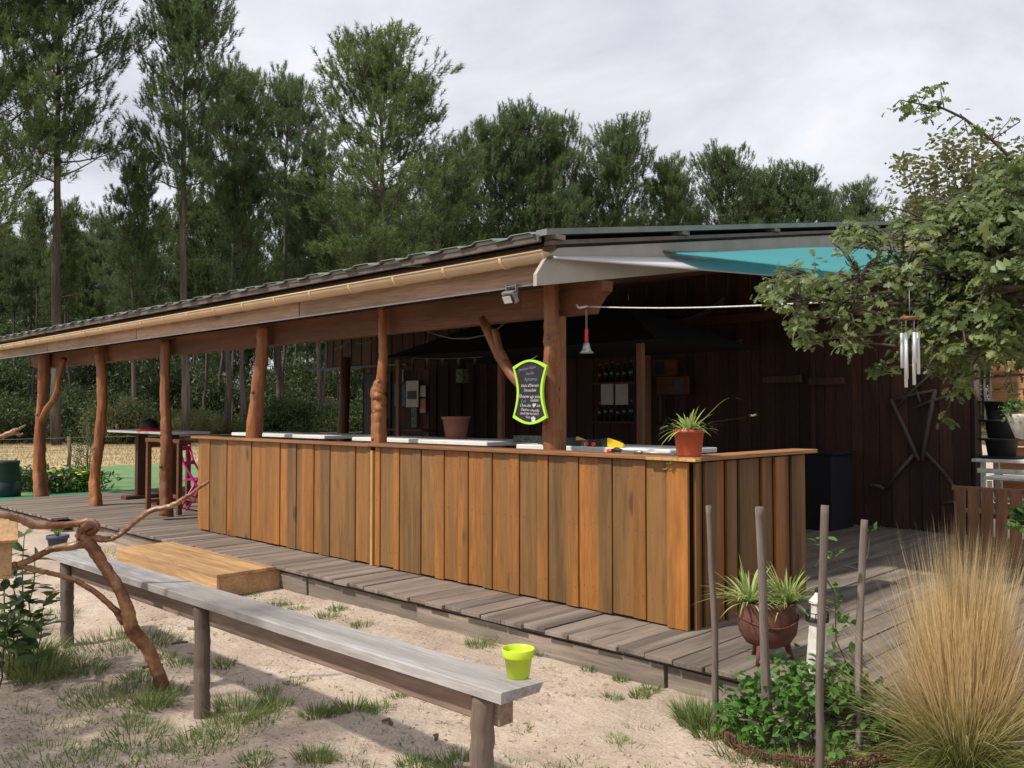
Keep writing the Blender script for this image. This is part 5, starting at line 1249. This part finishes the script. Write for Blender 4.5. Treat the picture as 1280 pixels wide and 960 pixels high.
# undergrowth bushes along the forest edge
def bush_mesh(seed, mat, upr):
    r = np.random.default_rng(seed); n = 9000; cc = []
    for k in range(26): th = r.uniform(0, 6.28); q = r.uniform(0, 1)**.5; cc.append((math.cos(th)*q*1.5, math.sin(th)*q*1.5, r.uniform(.3, 1.9)*(1.2-q*.6)))
    cc = np.array(cc); c_ = cc[r.integers(0, 26, n)]+r.normal(size=(n, 3))*np.array([.28, .28, .25]); c_[:, 2] = np.abs(c_[:, 2])
    dv = unit(r.normal(size=(n, 3))*.8+np.array([0, 0, upr*.5])); V, Fc = blades(c_, dv, r.uniform(.08, .24, n), r.uniform(.04, .08, n)); return tris_mesh('bush_foliage', V, Fc, mat)
BM = [bush_mesh(1, M['bushn'], .8), bush_mesh(2, M['bushy'], 1.2), bush_mesh(3, M['bushn'], .4)]
stm = MB(); [stm.tube([(0, 0, 0), (random.uniform(-.8, .8), random.uniform(-.8, .8), 1.4)], [.03, .01], 5, cap=False) for _ in range(7)]; stm = stm.mesh('bush_stems', M['bark'])
for k in range(46):
    px = -130+660*(k+.5)/46+random.uniform(-8, 8); dist = random.uniform(42, 54); p = at(px, HZ, dist); s_ = random.uniform(.45, 1.15)
    e = empty('bush', (p.x, p.y, 0), ['dense mid green bush at the forest edge beyond the meadow', 'olive broom like bush at the forest edge beyond the meadow', 'loose dark green bush at the forest edge beyond the meadow'][k % 3], 'bush', 'bushes along the forest edge', rz=random.uniform(0, 6))
    for me, nm in ((BM[k % 3], 'foliage'), (stm, 'stems')): o = link(nm, me, None, e); o.scale = (s_, s_, s_*random.uniform(.9, 1.3))

for k in range(26):
    px = -150+720*(k+.5)/26+random.uniform(-10, 10); dist = random.uniform(54, 66); p = at(px, HZ, dist); s_ = random.uniform(1.3, 2.2)
    e = empty('bush', (p.x, p.y, 0), 'tall dark bush between the pine trunks behind the forest edge', 'bush', 'tall bushes between the pine trunks', rz=random.uniform(0, 6))
    for me, nm in ((BM[(0, 2)[k % 2]], 'foliage'), (stm, 'stems')): o = link(nm, me, None, e); o.scale = (s_, s_, s_*random.uniform(.9, 1.3))

# ------------------------------------------------------------------ oak on the right
ok = empty('oak_tree', (.85, 4.7, 0), 'spreading oak whose leafy branches hang in front of the roof on the right', 'oak tree')
m = MB(); root = Vector((.85, 4.7, 0)); hub = Vector((.6, 4.7, 2.0))
m.tube([root+Vector((0, 0, -.1)), root+Vector((-.03, 0, .7)), root+Vector((.0, -.03, 1.4)), hub], [.16, .13, .115, .11], 12, jit=.05)
random.seed(5)
clumps = []          # (px, py, depth, spread px, n sprays)
def add_cl(px, py, d, sx, sy, n): clumps.append((px, py, d*.78, sx*1.05, sy*1.05, int(n*(1.15 if px < 1150 else 1.5))))
add_cl(1020, 360, 4.9, 42, 16, 26); add_cl(975, 352, 4.9, 16, 7, 8); add_cl(1075, 345, 4.9, 40, 22, 30); add_cl(1060, 390, 4.8, 36, 18, 22); add_cl(1000, 402, 4.8, 14, 10, 8); add_cl(1010, 425, 4.75, 10, 8, 6); add_cl(972, 378, 4.8, 10, 5, 4)
add_cl(1060, 425, 4.8, 16, 12, 9); add_cl(1130, 350, 4.9, 34, 32, 40); add_cl(1140, 405, 4.9, 30, 30, 26); add_cl(1190, 340, 4.8, 40, 40, 60); add_cl(1245, 330, 4.7, 40, 45, 70); add_cl(1200, 400, 4.7, 38, 32, 56); add_cl(1255, 410, 4.7, 34, 30, 50); add_cl(1235, 428, 4.8, 36, 12, 22)
add_cl(1180, 440, 4.9, 22, 14, 16); add_cl(1110, 300, 5.0, 34, 10, 18); add_cl(1060, 290, 5.1, 16, 8, 10); add_cl(1180, 285, 4.9, 40, 14, 30); add_cl(1250, 270, 4.8, 30, 22, 36); add_cl(1275, 215, 4.8, 12, 16, 10); add_cl(1200, 475, 4.9, 10, 8, 5); add_cl(1105, 460, 4.8, 12, 6, 4); add_cl(1330, 330, 4.8, 50, 80, 90); add_cl(1215, 262, 4.9, 26, 12, 14)
add_cl(1255, 245, 4.8, 26, 18, 34); add_cl(1205, 262, 4.8, 24, 12, 20); add_cl(1275, 235, 4.8, 16, 26, 30); add_cl(1245, 215, 4.9, 14, 10, 6); add_cl(1225, 235, 4.9, 14, 10, 6); add_cl(965, 362, 4.9, 16, 12, 6); add_cl(1000, 375, 4.8, 22, 26, 12); add_cl(1240, 380, 5.4, 60, 60, 90); add_cl(1180, 370, 5.5, 50, 50, 60)
LB = []; LD = []; tw = []
hubs = []
for (px, py, d, sx, sy, n) in clumps:
    c0 = at(px, py, d); J_ = lambda q_: Vector((random.gauss(0, q_), random.gauss(0, q_), random.gauss(0, q_))); m.tube([hub, hub.lerp(c0, .3)+Vector((0, 0, .12))+J_(.05), hub.lerp(c0, .6)+Vector((0, 0, .08))+J_(.05), hub.lerp(c0, .8)+J_(.03), c0], [.03, .018, .011, .007, .004], 6, cap=False)
    for k in range(n):
        q = at(px+random.gauss(0, sx*.8), py+random.gauss(0, sy*.8), d+random.gauss(0, .24))
        m.tube([c0.lerp(q, .1), c0.lerp(q, .6)+Vector((0, 0, .02)), q], [.005, .004, .002], 4, cap=False)
        dd = (q-c0); dd = dd.normalized() if dd.length > .01 else Vector((0, 0, -1))
        for j in range(random.randint(6, 10)):
            th = random.uniform(0, 6.28); LB.append(list(q-dd*random.uniform(0, .07)+Vector((random.gauss(0, .012), random.gauss(0, .012), random.gauss(0, .012))))); v = Vector((math.cos(th), math.sin(th), random.uniform(-.6, .55)))+dd*.7; LD.append(list(v))
# long upper sprig against the sky
sp_ = [at(*c) for c in ((1330, 240, 3.82), (1280, 213, 3.82), (1240, 175, 3.82), (1205, 148, 3.82), (1180, 136, 3.82), (1150, 130, 3.82), (1125, 125, 3.82))]
m.tube([hub, hub.lerp(sp_[0], .6)+Vector((0, 0, .2))]+sp_, [.03, .02, .010, .008, .007, .006, .005, .0035, .0025], 6)
for px, py, n in ((1130, 130, 9), (1145, 118, 9), (1165, 112, 7), (1155, 140, 10), (1170, 130, 8), (1160, 148, 6), (1142, 140, 6), (1178, 120, 4), (1175, 108, 3), (1118, 132, 3), (1200, 142, 4), (1215, 160, 4), (1243, 158, 5), (1262, 150, 5), (1275, 152, 4), (1258, 180, 3), (1225, 170, 3), (1190, 160, 4), (1210, 168, 4)):
    q = at(px, py, 3.82+random.gauss(0, .05)); near = min(sp_, key=lambda s: (s-q).length); m.tube([near, q], .0025, 4, cap=False)
    for j in range(n):
        th = random.uniform(0, 6.28); LB.append(list(q+Vector((random.gauss(0, .02),)*3))); LD.append([math.cos(th), math.sin(th), random.uniform(-.5, .6)])
# unseen crown mass right of the frame, added to shade the deck end
for k in range(210):
    th = random.uniform(0, 6.28); q_ = random.uniform(.1, 1)**.5; c0 = Vector((1.0+math.cos(th)*q_*1.9, 7.0+math.sin(th)*q_*2.6, random.uniform(1.7, 4.8)))
    if c0.x < -.9: continue
    m.tube([hub, hub.lerp(c0, .5)+Vector((0, 0, .2)), c0], [.03, .015, .005], 4, cap=False)
    for j in range(60):
        th = random.uniform(0, 6.28); LB.append(list(c0+Vector((random.gauss(0, .2), random.gauss(0, .2), random.gauss(0, .16))))); LD.append([math.cos(th), math.sin(th), random.uniform(-.6, .55)])
m.build('trunk', M['oakbark'], ok, root, world=True)
LB = np.array(LB); LD = unit(np.array(LD)); n = len(LB); nr = rng.normal(size=(n, 3))*.75+np.array([-.2, -.5, .9])
sz_ = rng.uniform(.026, .060, n); sz_[LB[:, 0] > -.9] *= 1.9
V, Fc = leaves(LB, LD, nr, sz_, OAK, .45)
o = link('crown', tris_mesh('oak_crown', V, Fc, M['oakleaf']), None, ok, loc=-parent_world(ok))
# thin brownish tree beyond the gable corner
bt = empty('brownish_tree', (0, 0, 0), 'thin brownish leaved tree showing sky through it behind the oak', 'tree')
m = MB(); b = at(1215, 514, 11.5); b.z = 0; LB = []; LD = []
cen = []
for (px, py, sx, sy, n) in ((1200, 215, 30, 22, 26), (1235, 200, 26, 20, 24), (1165, 245, 26, 18, 18), (1140, 220, 16, 14, 9), (1180, 185, 14, 14, 9), (1265, 210, 20, 26, 20), (1150, 262, 26, 10, 12), (1205, 250, 36, 18, 24), (1120, 205, 8, 6, 3), (1250, 255, 30, 20, 18), (1170, 205, 14, 12, 8), (1300, 220, 24, 40, 26)):
    for k in range(n):
        q = at(px+random.gauss(0, sx*.7), py+random.gauss(0, sy*.7), 11.5+random.gauss(0, .5)); cen.append(q)
fork = Vector((b.x, b.y, 1.9)); m.tube([b, Vector((b.x+.05, b.y, 1.)), fork], [.08, .07, .06], 8)
for q in cen[::3]: m.tube([fork, fork.lerp(q, .55)+Vector((0, 0, .15)), q], [.022, .013, .005], 4, cap=False)
for q in cen:
    for j in range(17): th = random.uniform(0, 6.28); LB.append(list(q+Vector((random.gauss(0, .07), random.gauss(0, .07), random.gauss(0, .07))))); LD.append([math.cos(th), math.sin(th), random.uniform(-.5, .6)])
m.build('trunk', M['oakbark'], bt); LB = np.array(LB); LD = unit(np.array(LD)); n = len(LB)
V, Fc = leaves(LB, LD, rng.normal(size=(n, 3)), rng.uniform(.045, .09, n), OVAL, .2); link('crown', tris_mesh('brown_crown', V, Fc, M['brownleaf']), None, bt)
# tree outside the frame on the left whose shade dapples the grassy sand
stt = empty('shade_tree', (-5.3, -1.25, 0), 'broad leaved tree standing outside the left edge of the frame', 'tree')
m = MB(); hub2 = Vector((0, 0, 2.4)); m.tube([(0, 0, 0), (.05, 0, 1.2), hub2], [.14, .12, .1], 10); LB = []; LD = []
for k in range(70):
    th = random.uniform(0, 6.28); q = random.uniform(0, 1)**.5; c_ = Vector((math.cos(th)*q*1.8+.1, math.sin(th)*q*1.2, 3.1+random.uniform(-.5, .9)))
    m.tube([hub2, hub2.lerp(c_, .5)+Vector((0, 0, .1)), c_], [.03, .016, .006], 5, cap=False)
    for j in range(42): th = random.uniform(0, 6.28); LB.append(list(c_+Vector((random.gauss(0, .16), random.gauss(0, .16), random.gauss(0, .1))))); LD.append([math.cos(th), math.sin(th), random.uniform(-.5, .6)])
m.build('trunk', M['oakbark'], stt); LB = np.array(LB); n = len(LB); V, Fc = leaves(LB, unit(np.array(LD)), rng.normal(size=(n, 3)), rng.uniform(.06, .1, n), OVAL, .2); link('crown', tris_mesh('shade_crown', V, Fc, M['oakleaf']), None, stt)
